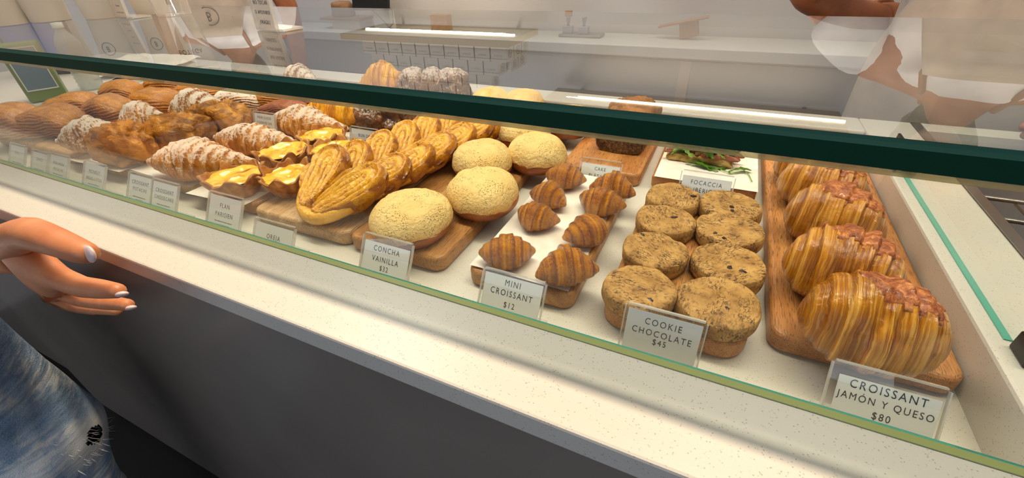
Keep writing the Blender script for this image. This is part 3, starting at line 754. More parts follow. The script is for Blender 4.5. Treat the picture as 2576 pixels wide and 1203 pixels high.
# custard tarts
def tart(px, py, r, label, seed):
    c = atz(px, py, ZB + .028)
    t = thing('custard_tart', label, 'tart', (float(c[0]), float(c[1]), ZB + .001), seed, 'custard tarts')
    nv, nu = 96, 26; A = np.linspace(0, 1, nu)[:, None].repeat(nv, 1); V = np.linspace(0, 2 * np.pi, nv, endpoint=False)[None, :].repeat(nu, 0)
    ruf = np.sin(11 * V + seed) * .55 + np.sin(17 * V + seed * 2.2) * .45
    rr = r * (.62 + .40 * A ** .8) * (1 + .085 * ruf * A ** 1.2)
    zz = .040 * A + .006 * A ** 3 * np.sin(7 * V + seed * 1.7) + .004 * ruf * A ** 2
    O = np.stack([rr * np.cos(V), rr * np.sin(V), zz], -1)
    I = np.stack([rr * .90 * np.cos(V), rr * .90 * np.sin(V), zz - .001 + .002 * A], -1)[::-1][:10]
    P = np.concatenate([O, I], 0); P[..., 2] += .002 * fbm(P, 70, seed, 2); P[..., 2] = np.maximum(P[..., 2], 0)
    rg = np.concatenate([np.clip(.5 - ruf * .5, 0, 1) * .7 + .5 * np.clip(A * 4 - 3.3, 0, 1), np.ones((10, nv)) * .3], 0)
    link('pastry_shell', mesh_grid('pastry_shell', P, ridge=np.clip(rg, 0, 1)), M['shell'], t)
    nr = 16; a = np.linspace(0, 1, nr)[:, None].repeat(nv, 1); v = V[:nr]; rim = r * .90
    Q = np.stack([a * rim * np.cos(v), a * rim * np.sin(v), .036 - .003 * (1 - a ** 2) + .002 * np.sin(a * 9 + seed)], -1); Q[..., 2] += .002 * fbm(Q, 50, seed, 2)
    link('custard', mesh_grid('custard', Q, caps=False), M['custard'], t)
for i, (x, y, lb) in enumerate(((592, 452, 'front left, nearest its price card'), (728, 448, 'front right beside the biggest palmier'), (717, 390, 'middle left with dark caramel spots'), (840, 383, 'middle right below the bun card'), (812, 348, 'rearmost of the five'))):
    tart(x, y, .054 if i in (0, 2, 4) else .051, 'custard tart in ruffled pastry, ' + lb, i * 2 + 1)
# croissants by endpoints
def croi(p1, p2, mat, label, group, wy, hz, seed, z0=ZB, wraps=4.4, name='croissant', bend=.1, step=.12, rough=.006):
    c, Ln, az = endpoints(p1, p2, z0 + .02)
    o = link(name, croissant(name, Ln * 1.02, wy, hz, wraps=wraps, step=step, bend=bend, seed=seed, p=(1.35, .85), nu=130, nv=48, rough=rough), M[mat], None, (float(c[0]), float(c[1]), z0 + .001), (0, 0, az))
    return meta(o, label, 'croissant', group)
croi((368, 425), (640, 425), 'alm', 'powdered almond croissant nearest the front cards', 'powdered almond croissants', .095, .082, 3, wraps=6.2, step=.15)
croi((532, 358), (752, 376), 'alm', 'powdered almond croissant, middle of the three', 'powdered almond croissants', .088, .072, 8, wraps=6.0, step=.15)
croi((676, 306), (868, 336), 'alm', 'powdered almond croissant farthest back beside the small cookies card', 'powdered almond croissants', .088, .072, 13, wraps=6.4, step=.15)
croi((765, 292), (930, 312), 'yel', 'yellow flaky croissant behind the custard tarts', 'plain yellow croissants', .095, .09, 17)
croi((850, 272), (1010, 292), 'yel', 'yellow flaky croissant tucked behind the first one', 'plain yellow croissants', .09, .075, 21)
croi((905, 232), (1050, 246), 'yel', 'yellow croissant peak seen through the top glass', 'plain yellow croissants', .09, .115, 25)
croi((145, 372), (340, 352), 'snow', 'sugar-snowed croissant nearest the front on the left', 'sugar-snowed croissants', .10, .085, 31)
croi((300, 325), (430, 312), 'snow', 'sugar-snowed croissant, middle of the three', 'sugar-snowed croissants', .10, .085, 33)
croi((428, 300), (590, 300), 'snow', 'sugar-snowed croissant, rear of the three, tallest looking', 'sugar-snowed croissants', .11, .10, 35)
croi((720, 212), (800, 225), 'snow', 'sugar-topped pastry seen through the top glass at left', 'sugar-snowed croissants', .09, .09, 37)
# rough caramel breads
for i, (x, y, sx, sy, sz, lb) in enumerate(((318, 372, .15, .085, .082, 'nearest the front, with dark folds'), (452, 342, .165, .09, .078, 'second one, with golden top'), (558, 308, .14, .09, .078, 'third one beside the small cookies card'))):
    c = atz(x, y, ZB + .035)
    o = link('caramel_bread', blob('caramel_bread', sx, sy, sz, i * 5 + 2, rough=.5, sc=20), M['monkey'], None, (float(c[0]), float(c[1]), ZB + .001), (0, 0, .35))
    meta(o, 'rough brown caramel bread, ' + lb, 'bread', 'rough caramel breads')
# laminated pastries
def pain(x, y, L, wy, hz, mat, label, seed, rz=.5, group='laminated chocolate pastries'):
    c = atz(x, y, ZB + .03)
    o = link('laminated_pastry', roll('laminated_pastry', L, wy, hz, seed), M[mat], None, (float(c[0]), float(c[1]), ZB + .001), (0, 0, rz)); return meta(o, label, 'pastry', group)
pain(28, 318, .16, .10, .085, 'pain', 'glossy brown pastry cut by the left edge of the photo', 1, .3)
pain(140, 315, .165, .10, .080, 'pain', 'glossy laminated pastry nearest the front at the left', 2, .35)
pain(190, 272, .13, .09, .072, 'pain', 'smooth glossy pastry in front of the bottles', 7, .5)
pain(282, 284, .15, .095, .078, 'pain', 'dark laminated pastry behind the first sugared croissant', 3, .35)
pain(312, 240, .13, .09, .075, 'pain', 'glossy pastry peaking beside the folded white cloth', 9, .6)
pain(400, 262, .16, .10, .078, 'pain', 'laminated pastry behind the middle sugared croissant', 4, .3)
pain(435, 218, .15, .09, .075, 'pain', 'pale brown pastry right under the green glass edge', 12, .5)
pain(515, 238, .165, .10, .075, 'pain', 'laminated pastry touching the green glass edge', 5, .3)
pain(612, 258, .15, .095, .075, 'painsnow', 'sugar-dusted laminated pastry above the small cookies card', 6, .3)
pain(595, 228, .15, .09, .07, 'pain', 'laminated pastry half behind the sugar-dusted one', 16, .3)
pain(695, 250, .13, .09, .065, 'pain', 'golden laminated pastry under the glass edge beside the dark ones', 18, .3)
pain(716, 282, .15, .08, .060, 'choc', 'dark striped chocolate pastry right of the small cookies card', 8, .25)
pain(790, 262, .14, .08, .058, 'choc', 'dark striped chocolate pastry touching the glass edge', 19, .2)
# dark powdered buns
for i, (x, y, s, lb) in enumerate(((938, 300, .085, 'left of two beside the bun card'), (983, 296, .085, 'right of two behind the bun card'), (1035, 292, .085, 'third one behind the palmiers'), (1045, 238, .085, 'leftmost seen through the top glass'), (1095, 240, .08, 'middle one seen through the top glass'), (1145, 243, .095, 'rightmost seen through the top glass'))):
    c = atz(x, y, ZB + .035)
    o = link('powdered_bun', blob('powdered_bun', s, s, .088 if i < 3 else .105, i * 3 + 40, rough=.3, sc=30, nu=44, nv=48), M['darkbun'], None, (float(c[0]), float(c[1]), ZB + .001))
    meta(o, 'dark knotted bun dusted with sugar, ' + lb, 'bun', 'dark powdered buns')
# banana loaf
c = atz(1568, 372, ZB)
t = thing('banana_loaf', 'dark brown banana loaf on reddish board behind its card', 'cake', (float(c[0]) - .002, float(c[1]) + .052, ZB + .0005), -.04)
nu, nv = 40, 56
th = np.linspace(0, 2 * np.pi, nv, endpoint=False); s = np.linspace(0, 1, nu)
P = np.zeros((nu, nv, 3))
for i, q in enumerate(s):
    sc = (1 - abs(2 * q - 1) ** 14) ** .25 if 0 < q < 1 else 0.02
    X = np.sign(np.cos(th)) * np.abs(np.cos(th)) ** .28; Z = np.sign(np.sin(th)) * np.abs(np.sin(th)) ** .28
    P[i, :, 0] = X * .058 * (.88 + .12 * (Z * .5 + .5)) * max(sc, .02); P[i, :, 1] = (q - .5) * .18 + 0 * X; P[i, :, 2] = (Z * .5 + .5) * .064 + (0 if sc > .1 else .0)
n = fbm(P, 60, 3, 3); P[..., 0] += n * .001; P[..., 1] += n * .001
link('loaf', mesh_grid('loaf', P[:, ::-1]), M['cake'], t)
link('risen_top', blob('risen_top', .105, .165, .034, 4, rough=.25, sc=30), M['caketop'], t, (0, 0, .050))
# focaccia
c = atz(1764, 384, ZB + .012)
t = thing('focaccia', 'focaccia slice filled with cured ham and topped with arugula', 'sandwich', (float(c[0]), float(c[1]), ZB + .0022), -.03)
link('bottom_bread', blob('bottom_bread', .122, .072, .016, 3, rough=.25, sc=40, sq=7), M['crumb'], t)
link('ham_slice', blob('ham_slice', .118, .070, .008, 8, rough=.8, sc=60, sq=5), M['meat'], t, (0, -.003, .0145))
link('top_bread', blob('top_bread', .115, .062, .014, 13, rough=.3, sc=40, sq=6), M['crumb'], t, (0, .012, .021))
rnd = random.Random(7)
def leaf_mesh(seed):
    bm = bmesh.new(); rr = random.Random(seed); L = .045; cols = 9; prev = None
    for i in range(cols):
        f = i / (cols - 1); w = (.0022 if f < .3 else .0065 * math.sin(math.pi * (f - .25) / .8)) * (1.35 if i % 2 else .55) + .0006
        z = .004 * math.sin(f * 3 + seed); y = .006 * math.sin(f * 2.4 + seed)
        row = [bm.verts.new((f * L - L / 2, y + w, z + .0008)), bm.verts.new((f * L - L / 2, y, z - .0006)), bm.verts.new((f * L - L / 2, y - w, z + .0008))]
        if prev: bm.faces.new((prev[0], row[0], row[1], prev[1])); bm.faces.new((prev[1], row[1], row[2], prev[2]))
        prev = row
    r = bmesh.ops.solidify(bm, geom=bm.faces[:], thickness=.0005)
    return bm_mesh('arugula_leaf', bm, True)
lms = [leaf_mesh(s) for s in range(4)]
for k in range(56):
    link('arugula_leaf', lms[k % 4], M['leaf'], t, (rnd.uniform(-.045, .055), rnd.uniform(-.042, .02), .030 + rnd.uniform(-.008, .010)), (rnd.uniform(-.8, .8), rnd.uniform(-.5, .5), rnd.uniform(-.9, .9) + (3.14 if k % 2 else 0)))
q0, q1 = atz(1738, 415, ZB + .004), atz(1885, 452, ZB + .003)
t = thing('arugula_sprig', 'loose arugula sprig with curling stem on parchment before the focaccia', 'herb', (0, 0, 0))
pts = [atz(x, y, ZB + .004) for x, y in ((1738, 415), (1770, 418), (1800, 420), (1822, 430), (1840, 436), (1858, 434), (1872, 430), (1884, 440), (1892, 457))]
tube('stem', pts, .0009, M['leaf'], t, 6)
for k, (x, y) in enumerate(((1750, 417), (1765, 414), (1778, 420), (1800, 416), (1862, 433))):
    q = atz(x, y, ZB + .005); link('arugula_leaf', lms[k % 4], M['leaf'], t, tuple(q), (0, 0, .2 * k - .4))

# ------------------------------------------------------------------ price cards
def price_card(x_tl, lines, label, y_top=.378, w=.087, h=.0765, tilt=.54, zb=Z_D, paper=(0, .0045, 1.0, .0), group=None, rz=0):
    y_base = y_top - h * math.sin(tilt)
    t = thing('price_card', label, 'sign', (x_tl + w / 2, y_base, zb + .0005), rz, group)
    piv = bpy.data.objects.new('holder', None)
    rot = (-tilt, 0, 0)
    def part(o): o.rotation_euler = (o.rotation_euler[0] + rot[0], 0, 0); return o
    ca, sa = math.cos(tilt), math.sin(tilt)
    def L(x, d, u):  # x across, d depth behind the face, u up the slope
        return (x, u * sa + d * ca, u * ca - d * sa)
    def pbox(name, x0, x1, d0, d1, u0, u1, mat, bev=0):
        bm = bmesh.new(); bx(bm, (x0, d0, u0), (x1, d1, u1))
        if bev: bmesh.ops.bevel(bm, geom=[e for e in bm.edges if abs(e.verts[0].co.y - e.verts[1].co.y) > 1e-5], offset=bev, segments=4, affect='EDGES', profile=.5)
        return link(name, bm_mesh(name, bm), M[mat], t, (0, 0, 0), rot)
    pbox('front_sheet', -w / 2, w / 2, -.0012, 0, 0, h, 'acrylic', .004)
    pbox('back_sheet', -w / 2, w / 2, .0016, .0028, 0, h, 'acrylic', .004)
    pbox('top_edge', -w / 2 + .003, w / 2 - .003, -.0012, .003, h - .0016, h + .0004, 'acedge', 0)
    pbox('side_edge', -w / 2 - .0003, -w / 2 + .0012, -.0012, .003, .001, h - .003, 'acedge', 0)
    pbox('side_edge', w / 2 - .0012, w / 2 + .0003, -.0012, .003, .001, h - .003, 'acedge', 0)
    link('foot', bm_mesh('foot', (lambda b: (bx(b, (-w / 2, .002, 0), (w / 2, .040, .0018)), b)[1])(bmesh.new())), M['acedge'], t)
    ins, top, ww, _ = paper
    pbox('paper', -w / 2 + .004 + ins, w / 2 - .004, .0004, .0011, .001, h - .001 - top, 'card')
    for (s, size, u, mt) in lines:
        big = size > .004
        lettering(s, size, t, L(ins / 2, .00025, u * h), (R(90) - tilt, 0, 0), mt, 1.28 if big else 1.0, .80 if big else .9)
    return t
def X(px, py, yt=.378): return float(aty(px, py, yt)[0])
S1 = .0112
price_card(X(2100, 897), [('CROISSANT', .0115, .75, 'ink'), ('JAMÓN Y QUESO', .0098, .59, 'ink'), ('$80', .0100, .43, 'ink')], 'price card reading CROISSANT JAMÓN Y QUESO $80', paper=(.004, .012, 1, 0), w=.090)
price_card(X(1577, 750), [('COOKIE', S1, .76, 'ink'), ('CHOCOLATE', S1, .58, 'ink'), ('$45', .0105, .44, 'ink')], 'price card reading COOKIE CHOCOLATE $45', tilt=.30, h=.072, y_top=.378, paper=(0, .005, 1, 0))
price_card(X(1217, 660), [('MINI', S1, .82, 'ink'), ('CROISSANT', S1, .65, 'ink'), ('$12', .0105, .46, 'ink')], 'price card reading MINI CROISSANT $12')
price_card(X(912, 574), [('CONCHA', S1, .76, 'ink'), ('VAINILLA', S1, .58, 'ink'), ('$32', .0105, .43, 'ink')], 'price card reading CONCHA VAINILLA $32', h=.082, y_top=.380, paper=(0, .010, 1, 0))
price_card(X(656, 542), [('OREJA', S1, .56, 'ink')], 'price card reading OREJA in front of the pale board', h=.060, y_top=.369, paper=(0, .006, 1, 0), w=.092)
FL = [('Base crujiente de croissant, rellena de', .0032, .42, 'ink'), ('crema de vainilla de Papantla', .0032, .345, 'ink')]
price_card(X(520, 473), [('FLAN', .0112, .74, 'ink'), ('PARISIEN', .0112, .56, 'ink')] + FL + [('$100', .0105, .22, 'ink')], 'price card reading FLAN PARISIEN $100', h=.084, y_top=.381)
LS = [('relleno de crema con frutos secos', .0032, .42, 'ink'), ('cubierto de azúcar', .0032, .35, 'ink')]
price_card(X(382, 446), [('CROISSANT', .0105, .74, 'ink'), ('CHEESECAKE', .0100, .58, 'ink')] + LS + [('$95', .0105, .22, 'ink')], 'price card reading CROISSANT CHEESECAKE $95', h=.080, y_top=.379, w=.080)
price_card(X(318, 426), [('CROISSANT', .0105, .76, 'ink'), ('PISTACHE', .0105, .60, 'ink')] + LS + [('$95', .0105, .22, 'ink')], 'price card reading CROISSANT PISTACHE $95', h=.080, y_top=.381, w=.080)
price_card(X(208, 397), [('MONKEY', .0105, .74, 'ink'), ('BREAD-LOTUS', .0090, .56, 'ink')] + LS + [('$75', .0105, .22, 'ink')], 'price card reading MONKEY BREAD-LOTUS $75', h=.080, y_top=.379, w=.080)
price_card(X(118, 370), [('BERLINESA', .0095, .72, 'ink'), ('PISTACHE', .0095, .55, 'ink')] + LS, 'hazy price card left of the bread-lotus card', h=.078, y_top=.378, w=.080)
price_card(X(75, 360), [('DANES', .0095, .72, 'ink')] + LS, 'hazy price card second from the left glass end', h=.074, y_top=.376, w=.070)
price_card(X(18, 344), [('ROLL', .0095, .72, 'ink')] + LS, 'hazy price card at the far left of the case', h=.076, y_top=.377, w=.075)
# rear cards: placed by the top-left corner of each
def rear_card(px, py, zt, lines, label, w, h, tilt=.35, paper=(0, .004, 1, 0)):
    c = atz(px, py, zt)
    price_card(float(c[0]), lines, label, y_top=float(c[1]), w=w, h=h, tilt=tilt, zb=zt - h * math.cos(tilt), paper=paper)
rear_card(1463, 394, Z_D + .058, [('CAKE', .0095, .66, 'ink'), ('PLÁTANO', .0095, .42, 'ink')], 'price card reading CAKE PLÁTANO before the loaf', .082, .058, .45, (0, .010, 1, 0))
rear_card(1716, 426, Z_D + .075, [('FOCACCIA', .0105, .76, 'ink'), ('IBÉRICA', .0105, .60, 'ink'), ('Focaccia casera con pesto, jamón ibérico,', .0032, .46, 'ink'), ('queso burrata y rúcula', .0032, .39, 'ink'), ('$179', .0095, .27, 'ink')], 'price card reading FOCACCIA IBÉRICA $179', .086, .080, .35, (0, .008, 1, 0))
rear_card(880, 316, ZB + .060, [('BUN DE', .0095, .70, 'ink'), ('CANELA', .0095, .50, 'ink'), ('Masa de croissant con canela', .0030, .36, 'ink'), ('$50', .0085, .22, 'ink')], 'price card reading BUN DE CANELA', .080, .062, .3)
rear_card(636, 278, ZB + .060, [('PAIN SUISSE', .0090, .76, 'ink'), ('COOKIES 56%', .0085, .56, 'ink'), ('Pan de croissant con crema y', .0030, .40, 'ink'), ('chispas de chocolate', .0030, .32, 'ink')], 'price card reading PAIN SUISSE COOKIES 56%', .078, .062, .3)

# ------------------------------------------------------------------ on top of the glass slab
ZT = .2405
def cup_stack(px, py, r0, r1, h, label, clear=False, text=None, n_rims=1, logo=True, shift=(0, 0)):
    c = atz(px, py, ZT); t = thing('cup_stack', label, 'cups', (float(c[0]) + shift[0], float(c[1]) + shift[1], ZT + .0005))
    m = M['clearp'] if clear else M['whitecup']
    lathe('cup', [(0, .002), (r0, .002), (r0, 0), (r0 + .001, 0), (r1, h), (r1 + .002, h + .001), (r1 + .0025, h + .004), (r1, h + .005), (r1 - .002, h + .003)], m, t, 48)
    for k in range(n_rims):
        zz = h + .006 + .014 * k
        lathe('nested_rim', [(r1 - .002, zz - .002), (r1 + .0005, zz), (r1 + .001, zz + .009), (r1 + .003, zz + .010), (r1 + .003, zz + .013), (r1 - .001, zz + .013)], m, t, 48)
    ang = math.atan2(-float(c[1]), -float(c[0]))
    if logo:
        a = ang - .55; rr = r0 + (r1 - r0) * .5 + .0014; sl = math.atan2(r1 - r0, h)
        tube('emblem_ring', [((rr + (z - h * .5) * math.tan(sl)) * math.cos(a + w), (rr + (z - h * .5) * math.tan(sl)) * math.sin(a + w), z) for w, z in [(.013 / rr * math.cos(q), h * .5 + .013 * math.sin(q)) for q in np.linspace(0, 2 * math.pi, 21)]], .0005, M['ink'], t, 4)
        lettering('B', .016, t, (rr * math.cos(a), rr * math.sin(a), h * .5), (R(90) + sl * 0, 0, a + R(90)), 'ink', 1, .7)
    if text:
        rr = r0 + (r1 - r0) * .62 + .0018
        for k, chh in enumerate(text):
            a = ang + (k - (len(text) - 1) / 2) * .19
            lettering(chh, .014, t, (rr * math.cos(a), rr * math.sin(a), h * .62), (R(90), 0, a + R(90)), 'ink', 1, .8)
    return t
cup_stack(20, 62, .034, .045, .16, 'tall white paper cup stack cut by the left photo edge', n_rims=9, logo=False)
cup_stack(130, 52, .034, .045, .16, 'plain white paper cup stack, second from the left', n_rims=9, logo=False)
cup_stack(262, 44, .032, .044, .115, 'white paper cup stack behind the small cream sign', n_rims=5)
cup_stack(385, 34, .031, .042, .115, 'white paper cup stack beside the clear plastic cups', n_rims=5)
cup_stack(440, 36, .033, .047, .115, 'clear plastic cup stack lettered BOTIGA', True, 'BOTIGA', 5, False)
def table_sign(px, py, w, h, lines, label, tilt=.06, rz=-.15):
    c = atz(px, py, ZT); t = thing('table_sign', label, 'sign', (float(c[0]), float(c[1]), ZT + .0005), rz)
    rot = (-tilt, 0, 0); ca, sa = math.cos(tilt), math.sin(tilt)
    def pb(name, x0, x1, d0, d1, u0, u1, mat, bev=0):
        bm = bmesh.new(); bx(bm, (x0, d0, u0), (x1, d1, u1))
        if bev: bmesh.ops.bevel(bm, geom=[e for e in bm.edges if abs(e.verts[0].co.y - e.verts[1].co.y) > 1e-5], offset=bev, segments=3, affect='EDGES')
        return link(name, bm_mesh(name, bm), M[mat], t, None, rot)
    pb('front_sheet', -w / 2, w / 2, -.0015, 0, 0, h, 'acrylic', .004); pb('back_sheet', -w / 2, w / 2, .0025, .0045, 0, h, 'acrylic', .004)
    pb('side_edge', -w / 2 - .0008, -w / 2 + .0006, -.0015, .0045, .002, h - .002, 'acedge'); pb('side_edge', w / 2 - .0006, w / 2 + .0008, -.0015, .0045, .002, h - .002, 'acedge')
    pb('bottom_edge', -w / 2, w / 2, -.0015, .0045, 0, .002, 'acedge')
    pb('paper', -w / 2 + .005, w / 2 - .005, .0008, .0014, .003, h - .003, 'cream')
    box('foot', (-w / 2, .004, 0), (w / 2 + .012, .04, .003), M['acedge'], t)
    for s, size, u in lines: lettering(s, size, t, (0, u * sa + .0004 * ca, u * ca - .0004 * sa), (R(90) - tilt, 0, 0), 'ink', 1.25, .8)
table_sign(672, 78, .056, .070, [('FAVOR DE', .0082, .0540), ('NO TOCAR', .0082, .0400), ('O APOYARSE', .0076, .0262), ('¡FRÁGIL!', .0082, .0120)], 'acrylic sign reading FAVOR DE NO TOCAR O APOYARSE ¡FRÁGIL!')
table_sign(308, 46, .064, .080, [('Para nuestros', .0058, .050), ('clientes', .0058, .037), ('llevamos', .0058, .024), ('con cariño y cuidado', .0045, .011)], 'small cream sign before the white cup stacks')
# tablet till at the left
c = atz(85, 20, ZT); t = thing('till_screen', 'blue lit screen in dark frame between the first two cup stacks', 'screen', (-2.27, .80, .0), .5)
box('frame', (-.12, 0, .05), (.12, .02, .38), M['black'], t, .004); box('display', (-.105, -.003, .065), (.105, -.0005, .365), M['screen'], t)
box('display_bar', (-.12, -.006, .215), (.12, -.0035, .242), M['black'], t)
box('stand', (-.06, .022, .0), (.06, .10, .3), M['black'], t, .004)

# ------------------------------------------------------------------ things beyond the left end
t = thing('green_carton', 'green package with framed blue label behind the glossy pastries', 'package', (-1.88, .62, .0005), 1.15)
box('body', (-.045, -.035, 0), (.045, .035, .16), M['bottlegreen'], t, .006); box('label', (-.034, -.0362, .035), (.034, -.0352, .15), M['label'], t); 
for lo, hi in (((-.036, -.037, .033), (.036, -.0362, .036)), ((-.036, -.037, .149), (.036, -.0362, .152)), ((-.036, -.037, .033), (-.0335, -.0362, .152)), ((.0335, -.037, .033), (.036, -.0362, .152))): box('label_border', lo, hi, M['card'], t)
t = thing('water_bottle', 'clear ribbed water bottle right of the green package', 'bottle', (-1.88, .735, .0005))
lathe('body', [(0, 0), (.030, 0), (.032, .006)] + [(.032 + (.0012 if k % 2 else -.0012), .010 + .006 * k) for k in range(22)] + [(.026, .155), (.013, .175), (.012, .185)], M['ribbed'], t, 32)
lathe('cap', [(.014, .183), (.014, .197), (0, .198)], M['card'], t, 24)
t = thing('red_can', 'dark red drinks can at the far left edge of photo', 'can', (-1.86, .455, .0005))
lathe('body', [(0, 0), (.028, 0), (.033, .008), (.033, .11), (.028, .12)], M['red'], t, 32); lathe('lid', [(.028, .12), (.027, .118), (0, .118)], M['steel'], t, 32)
P = np.zeros((30, 20, 3)); g = np.linspace(-1, 1, 30)[:, None]; hh = np.linspace(-1, 1, 20)[None, :]
t = thing('folded_cloth', 'folded white cloth beside the water bottle beyond the case end', 'cloth', (-1.93, .93, .0005), .3)
for k in range(3):
    P = np.zeros((30, 20, 3)); P[..., 0] = g * .14; P[..., 1] = hh * .09; P[..., 2] = .012 + .008 * fbm(P, 16, k, 2) - .010 * np.clip(np.abs(g) * 4 - 3.2, 0, 1) - .010 * np.clip(np.abs(hh) * 4 - 3.2, 0, 1)
    link('fold', mesh_grid('fold', P, wrap=False), M['towel'], t, (.01 * k, .005 * k, .018 * k), (0, 0, .05 * k))
# frosted jars in the reflection zone: stand on the right part of slab's rear
# ------------------------------------------------------------------ people
def skin_body(name, verts, edges, mat, parent, sub=2, root=0):
    me = bpy.data.meshes.new(name); me.from_pydata([v[:3] for v in verts], edges, [])
    o = bpy.data.objects.new(name, me); COL.objects.link(o)
    md = o.modifiers.new('s', 'SKIN'); md.use_smooth_shade = True
    for i, v in enumerate(verts):
        s = me.skin_vertices[0].data[i]; r = v[3]; s.radius = r if isinstance(r, tuple) else (r, r); s.use_root = (i == root)
    o.modifiers.new('d', 'SUBSURF').levels = sub
    dg = bpy.context.evaluated_depsgraph_get(); m2 = bpy.data.meshes.new_from_object(o.evaluated_get(dg)); bpy.data.objects.remove(o)
    m2.name = name; m2.polygons.foreach_set('use_smooth', [True] * len(m2.polygons))
    return link(name, m2, mat, parent)
def chain(n, a=0): return [(a + i, a + i + 1) for i in range(n - 1)]

# ---- customer: hand, forearm and jeans leg
cu = thing('person', 'customer in ripped light blue jeans holding an open hand out by the counter', 'person')
def hp(x, y, Y): q = aty(x, y, Y); return (float(q[0]), float(q[1]), float(q[2]))
YH = .130
wrist = hp(-60, 625, YH); 
V = [(-1.12, -.02, .22, .048), (-1.06, .04, .10, .042), (*hp(-330, 560, YH - .02), .040), (*hp(-160, 605, YH), .032), (*hp(-40, 635, YH), (.027, .030)), (*hp(50, 640, YH), (.022, .036)), (*hp(115, 680, YH), (.017, .034))]
n0 = len(V); E = chain(n0)
def finger(pts, rad, base):
    global V, E
    s = len(V); V += [(*p, r) for p, r in zip(pts, rad)]; E += [(base, s)] + chain(len(pts), s)
# thumb
finger([hp(75, 585, YH - .004), hp(140, 608, YH - .006), hp(195, 630, YH - .006), hp(232, 641, YH - .006)], [0.0189, 0.0152, 0.0128, 0.0092], 4)
# index (upper), middle, ring, little stacked behind and below
finger([hp(150, 700, YH - .004), hp(205, 722, YH - .006), hp(258, 728, YH - .006), hp(305, 733, YH - .006)], [0.0140, 0.0122, 0.0104, 0.0073], 6)
finger([hp(150, 728, YH + .012), hp(205, 752, YH + .014), hp(262, 760, YH + .014), hp(328, 768, YH + .014)], [0.0140, 0.0120, 0.0104, 0.0073], 6)
finger([hp(140, 745, YH + .030), hp(190, 768, YH + .032), hp(240, 776, YH + .032), hp(300, 782, YH + .032)], [0.0134, 0.0116, 0.0098, 0.0073], 6)
finger([hp(120, 750, YH + .046), hp(165, 772, YH + .050), hp(205, 780, YH + .050), hp(240, 786, YH + .050)], [.010, .0085, .0075, .0055], 6)
# shoulder, torso and head continue out of the frame so that the arm belongs to a body
# build upper body joined to the arm
s = len(V)
V += [(-1.22, -.10, .36, .058), (-1.30, -.14, .38, (.12, .09)), (-1.30, -.14, .15, (.14, .10)), (-1.30, -.14, -.06, (.15, .11)), (-1.30, -.14, .50, .055), (-1.38, -.13, .60, (.07, .085)), (-1.38, -.13, .70, (.06, .075)), (-1.58, -.18, .36, .058), (-1.62, -.16, .10, .042), (-1.60, -.05, -.10, .032)]
E += [(0, s), (s, s + 1), (s + 1, s + 2), (s + 2, s + 3), (s + 1, s + 4), (s + 4, s + 5), (s + 5, s + 6), (s + 1, s + 7), (s + 7, s + 8), (s + 8, s + 9)]
skin_body('body', V, E, M['skin'], cu, 2, s + 3)
def nail(p, d, up, sc=(.0065, .0045, .0016)):
    bm = bmesh.new(); bmesh.ops.create_uvsphere(bm, u_segments=14, v_segments=8, radius=1)
    d = Vector(d).normalized(); n = Vector(up); n = (n - d * n.dot(d)).normalized(); b = n.cross(d)
    m = Matrix((( d.x, b.x, n.x), (d.y, b.y, n.y), (d.z, b.z, n.z))).to_4x4()
    for v in bm.verts: v.co = Vector((v.co.x * sc[0], v.co.y * sc[1], v.co.z * sc[2]))
    bm.transform(Matrix.Translation(p) @ m)
    link('fingernail', bm_mesh('fingernail', bm, True), M['nail'], cu)
toc = Vector((.75, -.12, .28))
def vsub(a, b): return Vector(a) - Vector(b)
nail(Vector(hp(222, 639, YH - .006)) + toc.normalized() * .0065, vsub(hp(240, 636, YH - .006), hp(205, 640, YH - .006)), toc, (.0135, .0085, .003))
nail(Vector(hp(303, 740, YH - .006)) + toc.normalized() * .003, vsub(hp(315, 738, YH - .006), hp(290, 744, YH - .006)), toc + Vector((0, -.1, -.35)), (.012, .0055, .003))
nail(Vector(hp(327, 774, YH + .014)) + toc.normalized() * .003, vsub(hp(340, 772, YH), hp(310, 778, YH)), toc + Vector((0, -.1, -.35)), (.012, .0055, .003))
